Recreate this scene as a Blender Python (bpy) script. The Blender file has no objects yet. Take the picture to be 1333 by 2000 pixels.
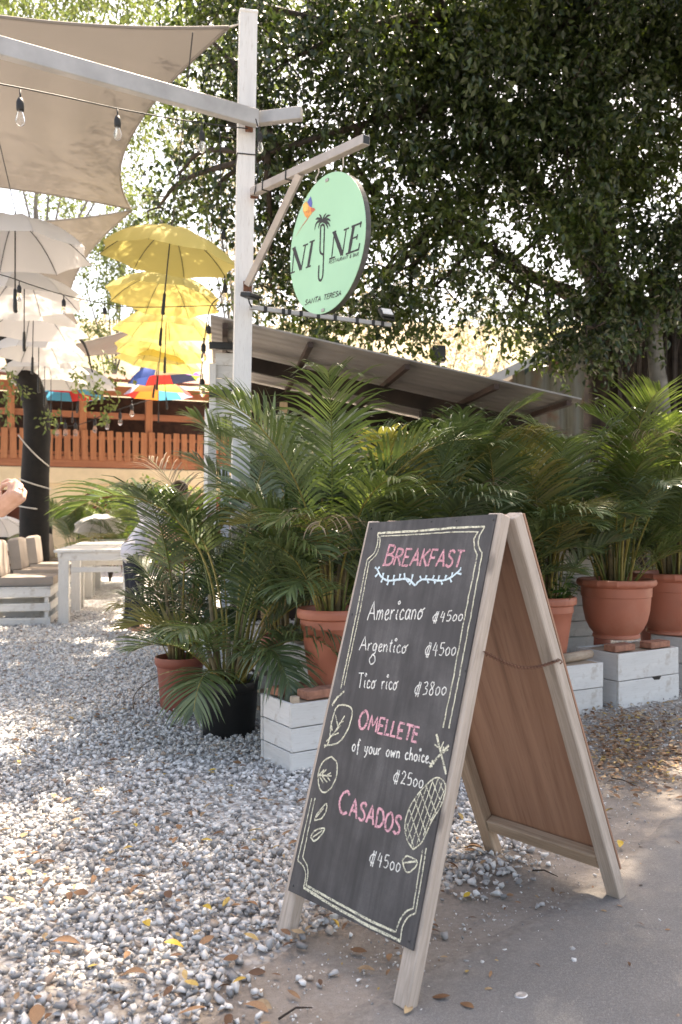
import bpy, bmesh, math, random
import numpy as np
from mathutils import Vector, Matrix, Quaternion

random.seed(7)
RNG = np.random.default_rng(7)
SC = bpy.context.scene
COL = SC.collection
R = math.radians

# ------------------------------------------------------------------ camera, sky, sun, exposure
FPX, HORIZON, CAMH = 1660.0, 1015.0, 1.15      # focal length and horizon of a 1333 x 2000 frame, camera height
cam_d = bpy.data.cameras.new('camera')
cam = bpy.data.objects.new('camera', cam_d); COL.objects.link(cam)
cam.location = (0, 0, CAMH); cam.rotation_euler = (R(90), 0, 0)
cam_d.sensor_fit = 'VERTICAL'; cam_d.sensor_height = 36.0; cam_d.sensor_width = 24.0
cam_d.lens = 36.0 * FPX / 2000.0
cam_d.shift_y = (HORIZON - 1000.0) / 2000.0
cam_d.clip_start = 0.05; cam_d.clip_end = 2000
cam_d.dof.use_dof = True; cam_d.dof.focus_distance = 3.1; cam_d.dof.aperture_fstop = 4.5
SC.camera = cam

SUN_EL, SUN_AZ = 60.0, 24.0                    # azimuth from +Y (view direction) towards +X
SUN_DIR = Vector((math.sin(R(SUN_AZ)) * math.cos(R(SUN_EL)), math.cos(R(SUN_AZ)) * math.cos(R(SUN_EL)), math.sin(R(SUN_EL))))
world = bpy.data.worlds.new('World'); SC.world = world; world.use_nodes = True
wn = world.node_tree.nodes; wl = world.node_tree.links
sky = wn.new('ShaderNodeTexSky'); sky.sky_type = 'NISHITA'; sky.sun_disc = False
sky.sun_elevation = R(SUN_EL); sky.sun_rotation = R(SUN_AZ)
sky.air_density = 1.0; sky.dust_density = 4.0; sky.ozone_density = 1.0
wn['Background'].inputs['Strength'].default_value = 0.15
wl.new(sky.outputs[0], wn['Background'].inputs['Color'])
sun_d = bpy.data.lights.new('sun', 'SUN'); sun_d.energy = 5.0; sun_d.angle = R(0.53); sun_d.color = (1.0, 0.96, 0.91)
sun = bpy.data.objects.new('sun', sun_d); COL.objects.link(sun)
sun.rotation_euler = SUN_DIR.to_track_quat('Z', 'Y').to_euler(); sun.location = (4, 8, 20)
SC.view_settings.view_transform = 'Standard'; SC.view_settings.look = 'None'
SC.view_settings.exposure = 1.95; SC.view_settings.gamma = 1.0
SC.view_settings.use_curve_mapping = False
SC.view_settings.use_white_balance = True; SC.view_settings.white_balance_temperature = 8000; SC.view_settings.white_balance_tint = 12
SC.cycles.max_bounces = 8; SC.cycles.diffuse_bounces = 4; SC.cycles.transmission_bounces = 6; SC.cycles.transparent_max_bounces = 12
SC.cycles.sample_clamp_indirect = 6.0

# ------------------------------------------------------------------ placing helpers
def at(px, py, D):
    return Vector(((px - 666.5) * D / FPX, D, CAMH + (HORIZON - py) * D / FPX))
def onz(px, py, z=0.0):
    return at(px, py, FPX * (CAMH - z) / (py - HORIZON))
def ray_plane(px, py, P, N):
    d = Vector(((px - 666.5) / FPX, 1.0, (HORIZON - py) / FPX)); o = Vector((0, 0, CAMH))
    return o + d * ((P - o).dot(N) / d.dot(N))

# ------------------------------------------------------------------ object helpers
def tag(o, label=None, cat=None, group=None, kind=None):
    if label: o['label'] = label
    if cat: o['category'] = cat
    if group: o['group'] = group
    if kind: o['kind'] = kind
    return o
def thing(name, label, cat, loc=(0, 0, 0), rotz=0.0, group=None):
    o = bpy.data.objects.new(name, None); COL.objects.link(o)
    o.empty_display_size = 0.1
    o.location = loc; o.rotation_euler = (0, 0, rotz)
    return tag(o, label, cat, group)
def copy_tree(o, parent=None):
    c = o.copy(); COL.objects.link(c); c.parent = parent
    for ch in list(o.children): copy_tree(ch, c)
    return c

def timber(name, p0, p1, w, h, up, mat, parent, bev=.003, org=(0, 0, 0)):
    """a squared timber whose own x axis runs along it"""
    p0, p1 = Vector(p0), Vector(p1); d = p1 - p0; x = d.normalized(); y = Vector(up).cross(x).normalized(); z = x.cross(y)
    o = MB().box((0, 0, 0), (d.length, w, h), None, bev).build(name, mat, parent); Mx = Matrix((x, y, z)).transposed().to_4x4(); Mx.translation = (p0 + p1) / 2 - Vector(org); o.matrix_local = Mx
    return o
class MB:
    """collects shapes; build() links them as one mesh object"""
    def __init__(s): s.v = []; s.f = []; s.m = []; s.cur = 0
    def add(s, vs, fs, M=None):
        b = len(s.v)
        for p in vs:
            p = Vector(p); s.v.append(tuple(M @ p) if M is not None else tuple(p))
        for f in fs: s.f.append(tuple(i + b for i in f)); s.m.append(s.cur)
        return s
    def box(s, c, size, M=None, bev=0.0):
        x, y, z = [d / 2 for d in size]; c = Vector(c)
        if bev <= 0:
            vs = [c + Vector((sx * x, sy * y, sz * z)) for sx in (-1, 1) for sy in (-1, 1) for sz in (-1, 1)]
            fs = [(0, 1, 3, 2), (4, 6, 7, 5), (0, 4, 5, 1), (2, 3, 7, 6), (0, 2, 6, 4), (1, 5, 7, 3)]
        else:
            vs = []; idx = {}
            b = min(bev, x * .9, y * .9, z * .9)
            for sx in (-1, 1):
                for sy in (-1, 1):
                    for sz in (-1, 1):
                        for a in range(3):
                            p = [sx * (x - b), sy * (y - b), sz * (z - b)]; p[a] = (sx * x, sy * y, sz * z)[a]
                            idx[sx, sy, sz, a] = len(vs); vs.append(c + Vector(p))
            fs = []
            I = lambda a, b_, c_, d: idx[a, b_, c_, d]
            for sg in (-1, 1):
                q = [I(sg, -1, -1, 0), I(sg, 1, -1, 0), I(sg, 1, 1, 0), I(sg, -1, 1, 0)]; fs.append(q if sg > 0 else q[::-1])
                q = [I(-1, sg, -1, 1), I(-1, sg, 1, 1), I(1, sg, 1, 1), I(1, sg, -1, 1)]; fs.append(q if sg > 0 else q[::-1])
                q = [I(-1, -1, sg, 2), I(1, -1, sg, 2), I(1, 1, sg, 2), I(-1, 1, sg, 2)]; fs.append(q if sg > 0 else q[::-1])
            for a in (-1, 1):
                for b2 in (-1, 1):
                    q = [I(a, b2, -1, 0), I(a, b2, -1, 1), I(a, b2, 1, 1), I(a, b2, 1, 0)]; fs.append(q if a * b2 > 0 else q[::-1])
                    q = [I(a, -1, b2, 0), I(a, 1, b2, 0), I(a, 1, b2, 2), I(a, -1, b2, 2)]; fs.append(q if a * b2 > 0 else q[::-1])
                    q = [I(-1, a, b2, 1), I(-1, a, b2, 2), I(1, a, b2, 2), I(1, a, b2, 1)]; fs.append(q if a * b2 > 0 else q[::-1])
                    for c2 in (-1, 1):
                        q = [I(a, b2, c2, 0), I(a, b2, c2, 1), I(a, b2, c2, 2)]; fs.append(q if a * b2 * c2 > 0 else q[::-1])
        return s.add(vs, fs, M)
    def beam(s, p0, p1, w, h, up=(0, 0, 1), bev=0.0):
        p0, p1 = Vector(p0), Vector(p1); d = p1 - p0; L = d.length; x = d.normalized()
        y = Vector(up).cross(x)
        if y.length < 1e-5: y = Vector((0, 1, 0)).cross(x)
        y.normalize(); z = x.cross(y)
        M = Matrix((x, y, z)).transposed().to_4x4(); M.translation = (p0 + p1) / 2
        return s.box((0, 0, 0), (L, w, h), M, bev)
    def tube(s, pts, rad, n=8, cap=True):
        pts = [Vector(p) for p in pts]
        if not hasattr(rad, '__len__'): rad = [rad] * len(pts)
        rings = []; prev = None
        for i, p in enumerate(pts):
            t = (pts[min(i + 1, len(pts) - 1)] - pts[max(i - 1, 0)]).normalized()
            if prev is None:
                a = t.orthogonal().normalized()
            else:
                a = prev - t * prev.dot(t)
                a = a.normalized() if a.length > 1e-6 else t.orthogonal().normalized()
            prev = a; b = t.cross(a)
            rings.append([p + (a * math.cos(2 * math.pi * k / n) + b * math.sin(2 * math.pi * k / n)) * rad[i] for k in range(n)])
        vs = [p for r in rings for p in r]; fs = []
        for i in range(len(pts) - 1):
            for k in range(n):
                k2 = (k + 1) % n
                fs.append((i * n + k, i * n + k2, (i + 1) * n + k2, (i + 1) * n + k))
        if cap:
            fs.append(tuple(range(n - 1, -1, -1))); fs.append(tuple((len(pts) - 1) * n + k for k in range(n)))
        return s.add(vs, fs)
    def lathe(s, prof, n=32, M=None, wob=None):
        vs = []; fs = []
        for i, (r, z) in enumerate(prof):
            for k in range(n):
                a = 2 * math.pi * k / n; rr = r * (wob(i, a) if wob else 1)
                vs.append((rr * math.cos(a), rr * math.sin(a), z))
        for i in range(len(prof) - 1):
            for k in range(n):
                k2 = (k + 1) % n; fs.append((i * n + k, i * n + k2, (i + 1) * n + k2, (i + 1) * n + k))
        if prof[0][0] > 1e-4: fs.append(tuple(range(n - 1, -1, -1)))
        if prof[-1][0] > 1e-4: fs.append(tuple((len(prof) - 1) * n + k for k in range(n)))
        return s.add(vs, fs, M)
    def prism(s, poly, depth, M=None):
        n = len(poly)
        vs = [(x, y, 0) for x, y in poly] + [(x, y, depth) for x, y in poly]
        fs = [tuple(range(n - 1, -1, -1)), tuple(range(n, 2 * n))] + [(i, (i + 1) % n, n + (i + 1) % n, n + i) for i in range(n)]
        return s.add(vs, fs, M)
    def mesh(s, name, mats, smooth=False):
        me = bpy.data.meshes.new(name); me.from_pydata(s.v, [], s.f)
        for m in (mats if isinstance(mats, (list, tuple)) else [mats]): me.materials.append(m)
        if any(s.m): me.polygons.foreach_set('material_index', s.m)
        if smooth: me.polygons.foreach_set('use_smooth', [True] * len(s.f))
        me.update(); return me
    def build(s, name, mats, parent=None, smooth=False, auto=False):
        o = link(name, s.mesh(name, mats, smooth or auto), parent)
        if auto: smooth_by_angle(o.data, 40)
        return o
def smooth_by_angle(me, deg):
    bm = bmesh.new(); bm.from_mesh(me)
    for e in bm.edges:
        if len(e.link_faces) == 2 and e.calc_face_angle(0) > R(deg): e.smooth = False
    bm.to_mesh(me); bm.free()
def link(name, me, parent=None, loc=None, rot=None):
    o = bpy.data.objects.new(name, me); COL.objects.link(o); o.parent = parent
    if loc is not None: o.location = loc
    if rot is not None: o.rotation_euler = rot
    return o
def np_mesh(name, V, F, mats, smooth=False):
    """V (n,3) array, F (m,k) array of equal-sized faces"""
    me = bpy.data.meshes.new(name); k = F.shape[1]
    me.vertices.add(len(V)); me.vertices.foreach_set('co', np.ascontiguousarray(V, np.float32).ravel())
    me.loops.add(F.size); me.loops.foreach_set('vertex_index', np.ascontiguousarray(F, np.int32).ravel())
    me.polygons.add(len(F)); me.polygons.foreach_set('loop_start', np.arange(0, F.size, k, dtype=np.int32))
    me.polygons.foreach_set('loop_total', np.full(len(F), k, np.int32))
    if smooth: me.polygons.foreach_set('use_smooth', np.ones(len(F), bool))
    for m in (mats if isinstance(mats, (list, tuple)) else [mats]): me.materials.append(m)
    me.update(calc_edges=True); me.validate(); return me

# ------------------------------------------------------------------ materials
class NT:
    def __init__(s, name):
        s.mat = bpy.data.materials.new(name); s.mat.use_nodes = True
        s.n = s.mat.node_tree.nodes; s.l = s.mat.node_tree.links
        s.bsdf = s.n['Principled BSDF']; s.out = s.n['Material Output']
    def node(s, typ, **kw):
        nd = s.n.new(typ)
        for k, v in kw.items(): setattr(nd, k, v)
        return nd
    def coord(s, scale=(1, 1, 1), kind='Object'):
        tc = s.node('ShaderNodeTexCoord'); mp = s.node('ShaderNodeMapping')
        mp.inputs['Scale'].default_value = scale; s.l.new(tc.outputs[kind], mp.inputs[0]); return mp.outputs[0]
    def noise(s, vec, scale, detail=4, rough=.55, dist=0):
        nd = s.node('ShaderNodeTexNoise'); nd.inputs['Scale'].default_value = scale; nd.inputs['Detail'].default_value = detail
        nd.inputs['Roughness'].default_value = rough; nd.inputs['Distortion'].default_value = dist
        s.l.new(vec, nd.inputs['Vector']); return nd.outputs[0]
    def voronoi(s, vec, scale, feature='F1', out=0):
        nd = s.node('ShaderNodeTexVoronoi'); nd.feature = feature; nd.inputs['Scale'].default_value = scale
        s.l.new(vec, nd.inputs['Vector']); return nd.outputs[out]
    def ramp(s, fac, stops, interp='LINEAR'):
        nd = s.node('ShaderNodeValToRGB'); nd.color_ramp.interpolation = interp
        e = nd.color_ramp.elements
        while len(e) > 1: e.remove(e[-1])
        for i, (p, c) in enumerate(stops):
            if not hasattr(c, '__len__'): c = (c, c, c)
            el = e[0] if i == 0 else e.new(p)
            el.position = p; el.color = (*c, 1)
        s.l.new(fac, nd.inputs[0]); return nd.outputs[0]
    def mix(s, fac, a, b, mode='MIX'):
        nd = s.node('ShaderNodeMixRGB'); nd.blend_type = mode
        for i, x in ((0, fac), (1, a), (2, b)):
            if hasattr(x, 'is_output'): s.l.new(x, nd.inputs[i])
            elif i == 0: nd.inputs[0].default_value = x
            else: nd.inputs[i].default_value = (*x, 1)
        return nd.outputs[0]
    def math(s, op, a, b=0.0):
        nd = s.node('ShaderNodeMath'); nd.operation = op
        for i, x in ((0, a), (1, b)):
            if hasattr(x, 'is_output'): s.l.new(x, nd.inputs[i])
            else: nd.inputs[i].default_value = x
        return nd.outputs[0]
    def bump(s, h, strength=.3, dist=.01):
        nd = s.node('ShaderNodeBump'); nd.inputs['Strength'].default_value = strength; nd.inputs['Distance'].default_value = dist
        s.l.new(h, nd.inputs['Height']); s.l.new(nd.outputs[0], s.bsdf.inputs['Normal']); return nd.outputs[0]
    def base(s, c):
        if hasattr(c, 'is_output'): s.l.new(c, s.bsdf.inputs['Base Color'])
        else: s.bsdf.inputs['Base Color'].default_value = (*c, 1)
    def rough(s, r):
        if hasattr(r, 'is_output'): s.l.new(r, s.bsdf.inputs['Roughness'])
        else: s.bsdf.inputs['Roughness'].default_value = r
    def rand(s):
        g = s.node('ShaderNodeNewGeometry'); o = s.node('ShaderNodeObjectInfo')
        return s.math('FRACT', s.math('ADD', g.outputs['Random Per Island'], o.outputs['Random']))
    def objrand(s): return s.node('ShaderNodeObjectInfo').outputs['Random']

def plain(name, c, rough=.6, var=.12, scale=14, bump=.15, metal=0.0, dirt=None, dirt_amt=.5):
    t = NT(name); v = t.coord()
    n = t.noise(v, scale, 5); dark = tuple(x * (1 - var * 2) for x in c); light = tuple(min(1, x * (1 + var)) for x in c)
    col = t.ramp(n, [(.3, dark), (.7, light)])
    if dirt is not None:
        n2 = t.noise(v, scale * .35, 6, .7); col = t.mix(t.ramp(n2, [(.5, 0), (.72, dirt_amt)]), col, dirt)
    t.base(col); t.rough(rough); t.bsdf.inputs['Metallic'].default_value = metal
    if bump: t.bump(t.noise(v, scale * 6, 4), bump, .004)
    return t.mat
def wood(name, a, b, axis=2, rough=.75, grain=60, knots=True, var=.25, dist=1.2):
    t = NT(name); sc = [grain] * 3; sc[axis] = grain * .045
    o = t.node('ShaderNodeObjectInfo'); tc = t.node('ShaderNodeTexCoord'); mp = t.node('ShaderNodeMapping')
    mp.inputs['Scale'].default_value = sc; t.l.new(tc.outputs['Object'], mp.inputs[0])
    cx = t.node('ShaderNodeCombineXYZ'); m = t.math('MULTIPLY', o.outputs['Random'], 37.0)
    for i in range(3): t.l.new(m, cx.inputs[i])
    t.l.new(cx.outputs[0], mp.inputs['Location'])
    g = t.noise(mp.outputs[0], 1.0, 7, .68, dist); mid = tuple((x + y) / 2 for x, y in zip(a, b))
    fine = t.noise(mp.outputs[0], 4.5, 4, .7, .3)
    col = t.ramp(g, [(.28, tuple(x * .62 for x in a)), (.42, a), (.55, mid), (.72, b)])
    col = t.mix(t.ramp(fine, [(.56, 0), (.70, .45)]), col, tuple(x * .5 for x in a))
    if not knots: t.base(t.mix(t.ramp(t.noise(t.coord((3, 3, .5)), 1, 4), [(.35, .3), (.65, 0)]), col, tuple(x * .75 for x in a))); t.rough(rough); t.bump(g, .15, .002); return t.mat
    sk = [6, 6, 6]; sk[axis] = 2.2; mk = t.node('ShaderNodeMapping'); mk.inputs['Scale'].default_value = sk; t.l.new(tc.outputs['Object'], mk.inputs[0]); t.l.new(cx.outputs[0], mk.inputs['Location'])
    kd = t.voronoi(mk.outputs[0], 1.6); col = t.mix(t.ramp(kd, [(.06, .75), (.13, 0)]), col, tuple(x * .35 for x in a))
    n2 = t.noise(t.coord(), 5, 5, .65); col = t.mix(t.ramp(n2, [(.35, var), (.7, 0)]), col, tuple(x * .5 for x in a))
    col = t.mix(t.math('MULTIPLY', o.outputs['Random'], .22), col, tuple(x * .7 for x in b))
    t.base(col); t.rough(rough); t.bump(t.math('ADD', g, t.math('MULTIPLY', fine, .5)), .4, .003); return t.mat
def painted(name, paint, under, axis=0, wear=.55, rough=.6):
    """paint over boards: brush streaks along the grain, worn spots that show the wood"""
    t = NT(name); sc = [22, 22, 22]; sc[axis] = 2.0
    g = t.noise(t.coord(tuple(sc)), 1.0, 6, .65, .4)
    n = t.noise(t.coord(), 9, 6, .7)
    col = t.ramp(g, [(.3, tuple(x * .86 for x in paint)), (.65, paint)])
    f = t.math('MULTIPLY', t.ramp(n, [(wear, 0), (wear + .12, 1)]), t.ramp(g, [(.4, .2), (.6, 1)]))
    fine = t.noise(t.coord(tuple(x * 6 for x in sc)), 1.0, 4, .7); col = t.mix(t.ramp(fine, [(.55, 0), (.72, .35)]), col, tuple(x * .8 for x in under)); f = t.math('MULTIPLY', f, .62)
    col = t.mix(f, col, under)
    r = t.math('MULTIPLY', t.objrand(), .16); col = t.mix(r, col, tuple(x * .6 for x in under))
    t.base(col); t.rough(rough); t.bump(g, .2, .003); return t.mat
def leafy(name, c1, c2, c3, trans=.35, rough=.42, spec=.5, tmul=(1.5, 1.6, .7)):
    """leaf: coloured per leaf, lets light through"""
    t = NT(name); col = t.ramp(t.rand(), [(0, c1), (.5, c2), (1, c3)])
    t.base(col); t.rough(rough); t.bsdf.inputs['Specular IOR Level'].default_value = spec
    tr = t.node('ShaderNodeBsdfTranslucent'); t.l.new(t.mix(1.0, col, tmul, 'MULTIPLY'), tr.inputs[0])
    mx = t.node('ShaderNodeMixShader'); mx.inputs[0].default_value = trans
    t.l.new(t.bsdf.outputs[0], mx.inputs[1]); t.l.new(tr.outputs[0], mx.inputs[2]); t.l.new(mx.outputs[0], t.out.inputs[0])
    return t.mat
def cloth(name, c, trans=.35, scale=30, var=.08, rough=.85, weave=600, stain=None):
    t = NT(name); v = t.coord(); n = t.noise(v, scale * .1, 5)
    col = t.ramp(n, [(.3, tuple(x * (1 - var) for x in c)), (.7, c)])
    if stain: col = t.mix(t.ramp(t.noise(v, 3.1, 6, .7), [(.52, 0), (.75, .5)]), col, stain)
    t.base(col); t.rough(rough); t.bump(t.noise(v, weave, 2), .1, .001)
    if trans > 0:
        tr = t.node('ShaderNodeBsdfTranslucent'); t.l.new(col, tr.inputs[0])
        mx = t.node('ShaderNodeMixShader'); mx.inputs[0].default_value = trans
        t.l.new(t.bsdf.outputs[0], mx.inputs[1]); t.l.new(tr.outputs[0], mx.inputs[2]); t.l.new(mx.outputs[0], t.out.inputs[0])
    return t.mat
def chalk(name, c, cover=.42):
    t = NT(name); v = t.coord(); n = t.noise(v, 330, 4, .75); n2 = t.noise(v, 60, 3)
    t.base(c); t.rough(.95)
    tr = t.node('ShaderNodeBsdfTransparent'); mx = t.node('ShaderNodeMixShader')
    f = t.ramp(t.math('ADD', t.math('MULTIPLY', n, .75), t.math('MULTIPLY', n2, .25)), [(cover - .05, 0.0), (cover + .06, 1)])
    t.l.new(f, mx.inputs[0]); t.l.new(tr.outputs[0], mx.inputs[1]); t.l.new(t.bsdf.outputs[0], mx.inputs[2]); t.l.new(mx.outputs[0], t.out.inputs[0])
    return t.mat

M = {}
# ground
def m_ground():
    t = NT('dusty_soil'); v = t.coord()
    n = t.noise(v, 2.3, 8, .65); f = t.noise(v, 60, 5, .7); g = t.noise(v, 320, 3, .6)
    col = t.ramp(n, [(.3, (.20, .165, .135)), (.7, (.31, .27, .235))])
    col = t.mix(t.ramp(f, [(.45, 0), (.7, .5)]), col, (.40, .36, .32))
    col = t.mix(t.ramp(g, [(.55, 0), (.68, .7)]), col, (.11, .10, .09))
    t.base(col); t.rough(.95); t.bump(t.math('ADD', f, t.math('MULTIPLY', g, .5)), .6, .012); return t.mat
def m_road():
    t = NT('dusty_asphalt'); v = t.coord()
    n = t.noise(v, 1.1, 7, .6); g = t.noise(v, 260, 4, .65); f = t.noise(v, 28, 5, .7)
    col = t.ramp(n, [(.3, (.135, .13, .126)), (.7, (.185, .18, .174))])
    col = t.mix(t.ramp(g, [(.52, 0), (.66, .55)]), col, (.33, .32, .31))
    col = t.mix(t.ramp(g, [(.30, .6), (.42, 0)]), col, (.07, .07, .07))
    col = t.mix(t.ramp(f, [(.5, 0), (.7, .14)]), col, (.26, .24, .22))
    g2 = t.noise(v, 115, 4, .7); col = t.mix(t.ramp(g2, [(.50, 0), (.68, .5)]), col, (.30, .295, .285)); col = t.mix(t.ramp(t.noise(v, 3.2, 7, .75), [(.5, 0), (.75, .4)]), col, (.10, .096, .092))
    a = t.node('ShaderNodeAttribute', attribute_name='dirt'); fd = t.math('MULTIPLY', a.outputs['Fac'], t.ramp(t.noise(v, 9, 7, .7), [(.3, .35), (.6, 1)]))
    col = t.mix(fd, col, t.ramp(t.noise(v, 45, 6, .7), [(.3, (.17, .14, .115)), (.7, (.33, .29, .25))]))
    t.base(col); t.rough(.92); t.bump(g, .5, .006); return t.mat
def m_gravel():
    t = NT('gravel_sheet'); v = t.coord()
    c = t.voronoi(v, 42, 'F1', 1); d = t.voronoi(v, 42, 'F1', 0)
    sep = t.node('ShaderNodeSeparateColor'); t.l.new(c, sep.inputs[0])
    col = t.ramp(sep.outputs[0], [(0, (.36, .35, .34)), (.3, (.56, .55, .54)), (.6, (.72, .71, .69)), (1, (.80, .79, .77))])
    col = t.mix(t.ramp(sep.outputs[1], [(.93, 0), (.94, 1)], 'CONSTANT'), col, (.20, .13, .085))
    col = t.mix(t.ramp(d, [(.45, 0), (.8, .8)]), col, (.24, .21, .185))
    col = t.mix(t.ramp(t.noise(v, 1.3, 6, .7), [(.5, 0), (.75, .45)]), col, (.34, .30, .26))
    a = t.node('ShaderNodeAttribute', attribute_name='dirt'); col = t.mix(t.math('MULTIPLY', a.outputs['Fac'], .9), col, t.ramp(t.noise(v, 45, 6, .7), [(.3, (.17, .14, .115)), (.7, (.33, .29, .25))]))
    t.base(col); t.rough(.9); t.bump(t.math('SUBTRACT', 1.0, d), .8, .02); return t.mat
def m_pebble():
    t = NT('pebble_stone'); r = t.rand(); v = t.coord()
    col = t.ramp(r, [(0, (.20, .198, .198)), (.18, (.29, .287, .285)), (.34, (.40, .395, .39)), (.50, (.52, .51, .50)), (.66, (.64, .63, .61)), (.86, (.76, .75, .73)), (.95, (.50, .42, .35)), (1, (.36, .25, .18))])
    col = t.mix(t.ramp(t.noise(v, 90, 4, .6), [(.4, 0), (.75, .35)]), col, (.26, .23, .20))
    t.base(col); t.rough(.8); t.bump(t.noise(v, 240, 3), .25, .003); return t.mat
def m_pebble_white():
    t = NT('white_pebble_stone'); r = t.rand(); v = t.coord()
    col = t.ramp(r, [(0, (.34, .335, .33)), (.2, (.52, .51, .50)), (.45, (.68, .67, .65)), (.75, (.80, .79, .77)), (.95, (.74, .69, .63)), (1, (.36, .26, .19))])
    col = t.mix(t.ramp(t.noise(v, 90, 4, .6), [(.45, 0), (.8, .4)]), col, (.38, .34, .30))
    t.base(col); t.rough(.8); t.bump(t.noise(v, 240, 3), .2, .003); return t.mat
M['soil'] = m_ground(); M['road'] = m_road(); M['gravel'] = m_gravel(); M['pebble'] = m_pebble(); M['pebble_w'] = m_pebble_white()
M['potting'] = plain('potting_soil', (.035, .026, .02), .95, .3, 60, .6)
def m_dry():
    t = NT('dry_leaf'); col = t.ramp(t.rand(), [(0, (.10, .045, .022)), (.35, (.22, .11, .05)), (.6, (.33, .19, .10)), (.85, (.42, .30, .17)), (1, (.50, .34, .05))])
    v = t.coord(); col = t.mix(t.ramp(t.noise(v, 40, 5, .7), [(.4, 0), (.7, .6)]), col, (.07, .035, .02)); t.base(col); t.rough(.7); return t.mat
M['dry'] = m_dry()
M['yellow_leaf'] = leafy('yellow_fallen_leaf', (.50, .33, .04), (.58, .42, .06), (.45, .22, .04), .2)
# vegetation
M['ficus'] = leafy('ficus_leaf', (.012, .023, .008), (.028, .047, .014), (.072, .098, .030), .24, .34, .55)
M['ficus_lit'] = leafy('lit_ficus_leaf', (.034, .056, .014), (.060, .088, .022), (.105, .135, .036), .32, .33, .6)  # lighter copy of the fig leaf, stands for brightly lit clumps
M['bark'] = plain('ficus_bark', (.050, .036, .028), .9, .3, 9, .9)
M['bark_pale'] = plain('pale_bark', (.15, .145, .13), .85, .25, 7, .6)
M['bark_dark'] = plain('dark_bark', (.008, .006, .005), .9, .3, 12, .9)
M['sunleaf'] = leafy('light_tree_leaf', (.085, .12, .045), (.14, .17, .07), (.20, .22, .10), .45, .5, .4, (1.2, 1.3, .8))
M['dryfol'] = leafy('dry_hillside_leaf', (.27, .22, .15), (.35, .29, .21), (.28, .28, .17), .4, .6, .3, (1.1, 1.1, .95))
M['shrub'] = leafy('shrub_leaf', (.05, .09, .02), (.08, .13, .03), (.13, .17, .045), .4, .45)
M['palm'] = leafy('palm_leaflet', (.055, .085, .032), (.088, .126, .050), (.145, .185, .082), .20, .36, .6)
M['palm_b'] = leafy('palm_leaflet_bluish', (.050, .080, .040), (.080, .116, .060), (.130, .166, .090), .20, .36, .6)
M['palm_y'] = leafy('palm_leaflet_sunlit_tone', (.072, .106, .030), (.108, .145, .048), (.165, .20, .082), .3, .38, .5)  # lighter palm leaf copy, sunlit tone put into its colour
M['palm_old'] = leafy('yellowing_palm_leaflet', (.16, .15, .05), (.20, .19, .07), (.26, .22, .10), .3, .5, .4)
M['palm_dry'] = leafy('dead_palm_leaflet', (.17, .12, .085), (.24, .18, .13), (.30, .23, .16), .2, .8, .2)
M['rachis'] = plain('palm_stalk', (.26, .21, .05), .5, .3, 20, .1)
M['rachis_g'] = plain('green_palm_stalk', (.12, .15, .035), .5, .3, 20, .1)
M['cane'] = plain('palm_cane', (.17, .13, .06), .7, .35, 16, .4)
M['herb'] = leafy('herb_leaf', (.03, .08, .02), (.05, .11, .03), (.06, .13, .03), .3, .4)
M['hill'] = plain('dry_hillside', (.44, .36, .24), .95, .28, .35, 0, dirt=(.26, .27, .11), dirt_amt=.7)
# built things
M['white_post'] = painted('white_painted_post', (.76, .75, .73), (.40, .30, .22), 2, .66)
M['white_x'] = painted('white_painted_board', (.72, .71, .68), (.36, .29, .22), 0, .54)
M['white_z'] = painted('white_painted_upright', (.72, .71, .68), (.36, .29, .22), 2, .60)
M['white_y'] = painted('white_painted_slat', (.74, .73, .71), (.36, .29, .22), 1, .56)
M['raw'] = wood('weathered_wood', (.40, .30, .215), (.58, .47, .36), 0)
M['leg_wood'] = wood('pale_frame_wood', (.46, .37, .30), (.66, .56, .475), 0, grain=60)
M['leg_in'] = wood('tan_frame_wood', (.38, .265, .18), (.54, .41, .30), 0, grain=60)
M['ply'] = wood('brown_plywood', (.35, .185, .118), (.47, .272, .18), 2, .55, 26, False, .3, .15)
M['galv'] = plain('galvanised_steel', (.42, .405, .39), .5, .10, 7, .05, .25)
M['bracket'] = plain('dull_aluminium', (.42, .38, .355), .5, .08, 9, .05, .35)
M['rust'] = plain('rusty_steel', (.17, .075, .045), .9, .3, 40, .5)
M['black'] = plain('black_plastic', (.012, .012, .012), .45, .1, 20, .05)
M['rubber'] = plain('black_cable', (.015, .015, .015), .6, .1, 20, 0)
M['dark_metal'] = plain('dark_metal', (.05, .05, .05), .45, .1, 20, .05, .4)
M['rope'] = plain('pale_rope', (.60, .56, .50), .9, .1, 60, .2)
M['clay'] = plain('orange_plastic_pot', (.45, .150, .090), .48, .07, 5, .04, dirt=(.50, .25, .17), dirt_amt=.55)
M['clay_dark'] = plain('red_plastic_pot', (.30, .085, .055), .5, .08, 5, .04, dirt=(.34, .17, .13), dirt_amt=.5)
M['brick'] = plain('red_brick', (.37, .17, .11), .9, .2, 30, .5)
M['tan'] = plain('beige_cushion', (.31, .262, .222), .9, .06, 5, .1)
M['sail'] = cloth('shade_cloth', (.255, .228, .205), .10, 8, .12)
M['white_cloth'] = cloth('white_umbrella_cloth', (.66, .64, .62), .24, 12, .05)
M['yellow_cloth'] = cloth('yellow_umbrella_cloth', (.62, .52, .17), .26, 12, .06)
for nm, c in (('purple', (.26, .05, .36)), ('red', (.55, .035, .03)), ('blue', (.06, .12, .42)), ('green', (.30, .48, .06)), ('orange', (.62, .22, .04)), ('cyan', (.07, .33, .48)), ('navy', (.025, .03, .06)), ('lilac', (.50, .48, .66)), ('tanc', (.42, .30, .16))):
    M[nm] = cloth(nm + '_umbrella_cloth', c, .3, 12, .05)
M['deck'] = wood('orange_brown_deck_wood', (.36, .125, .05), (.52, .215, .095), 2, .6, 14)
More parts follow.
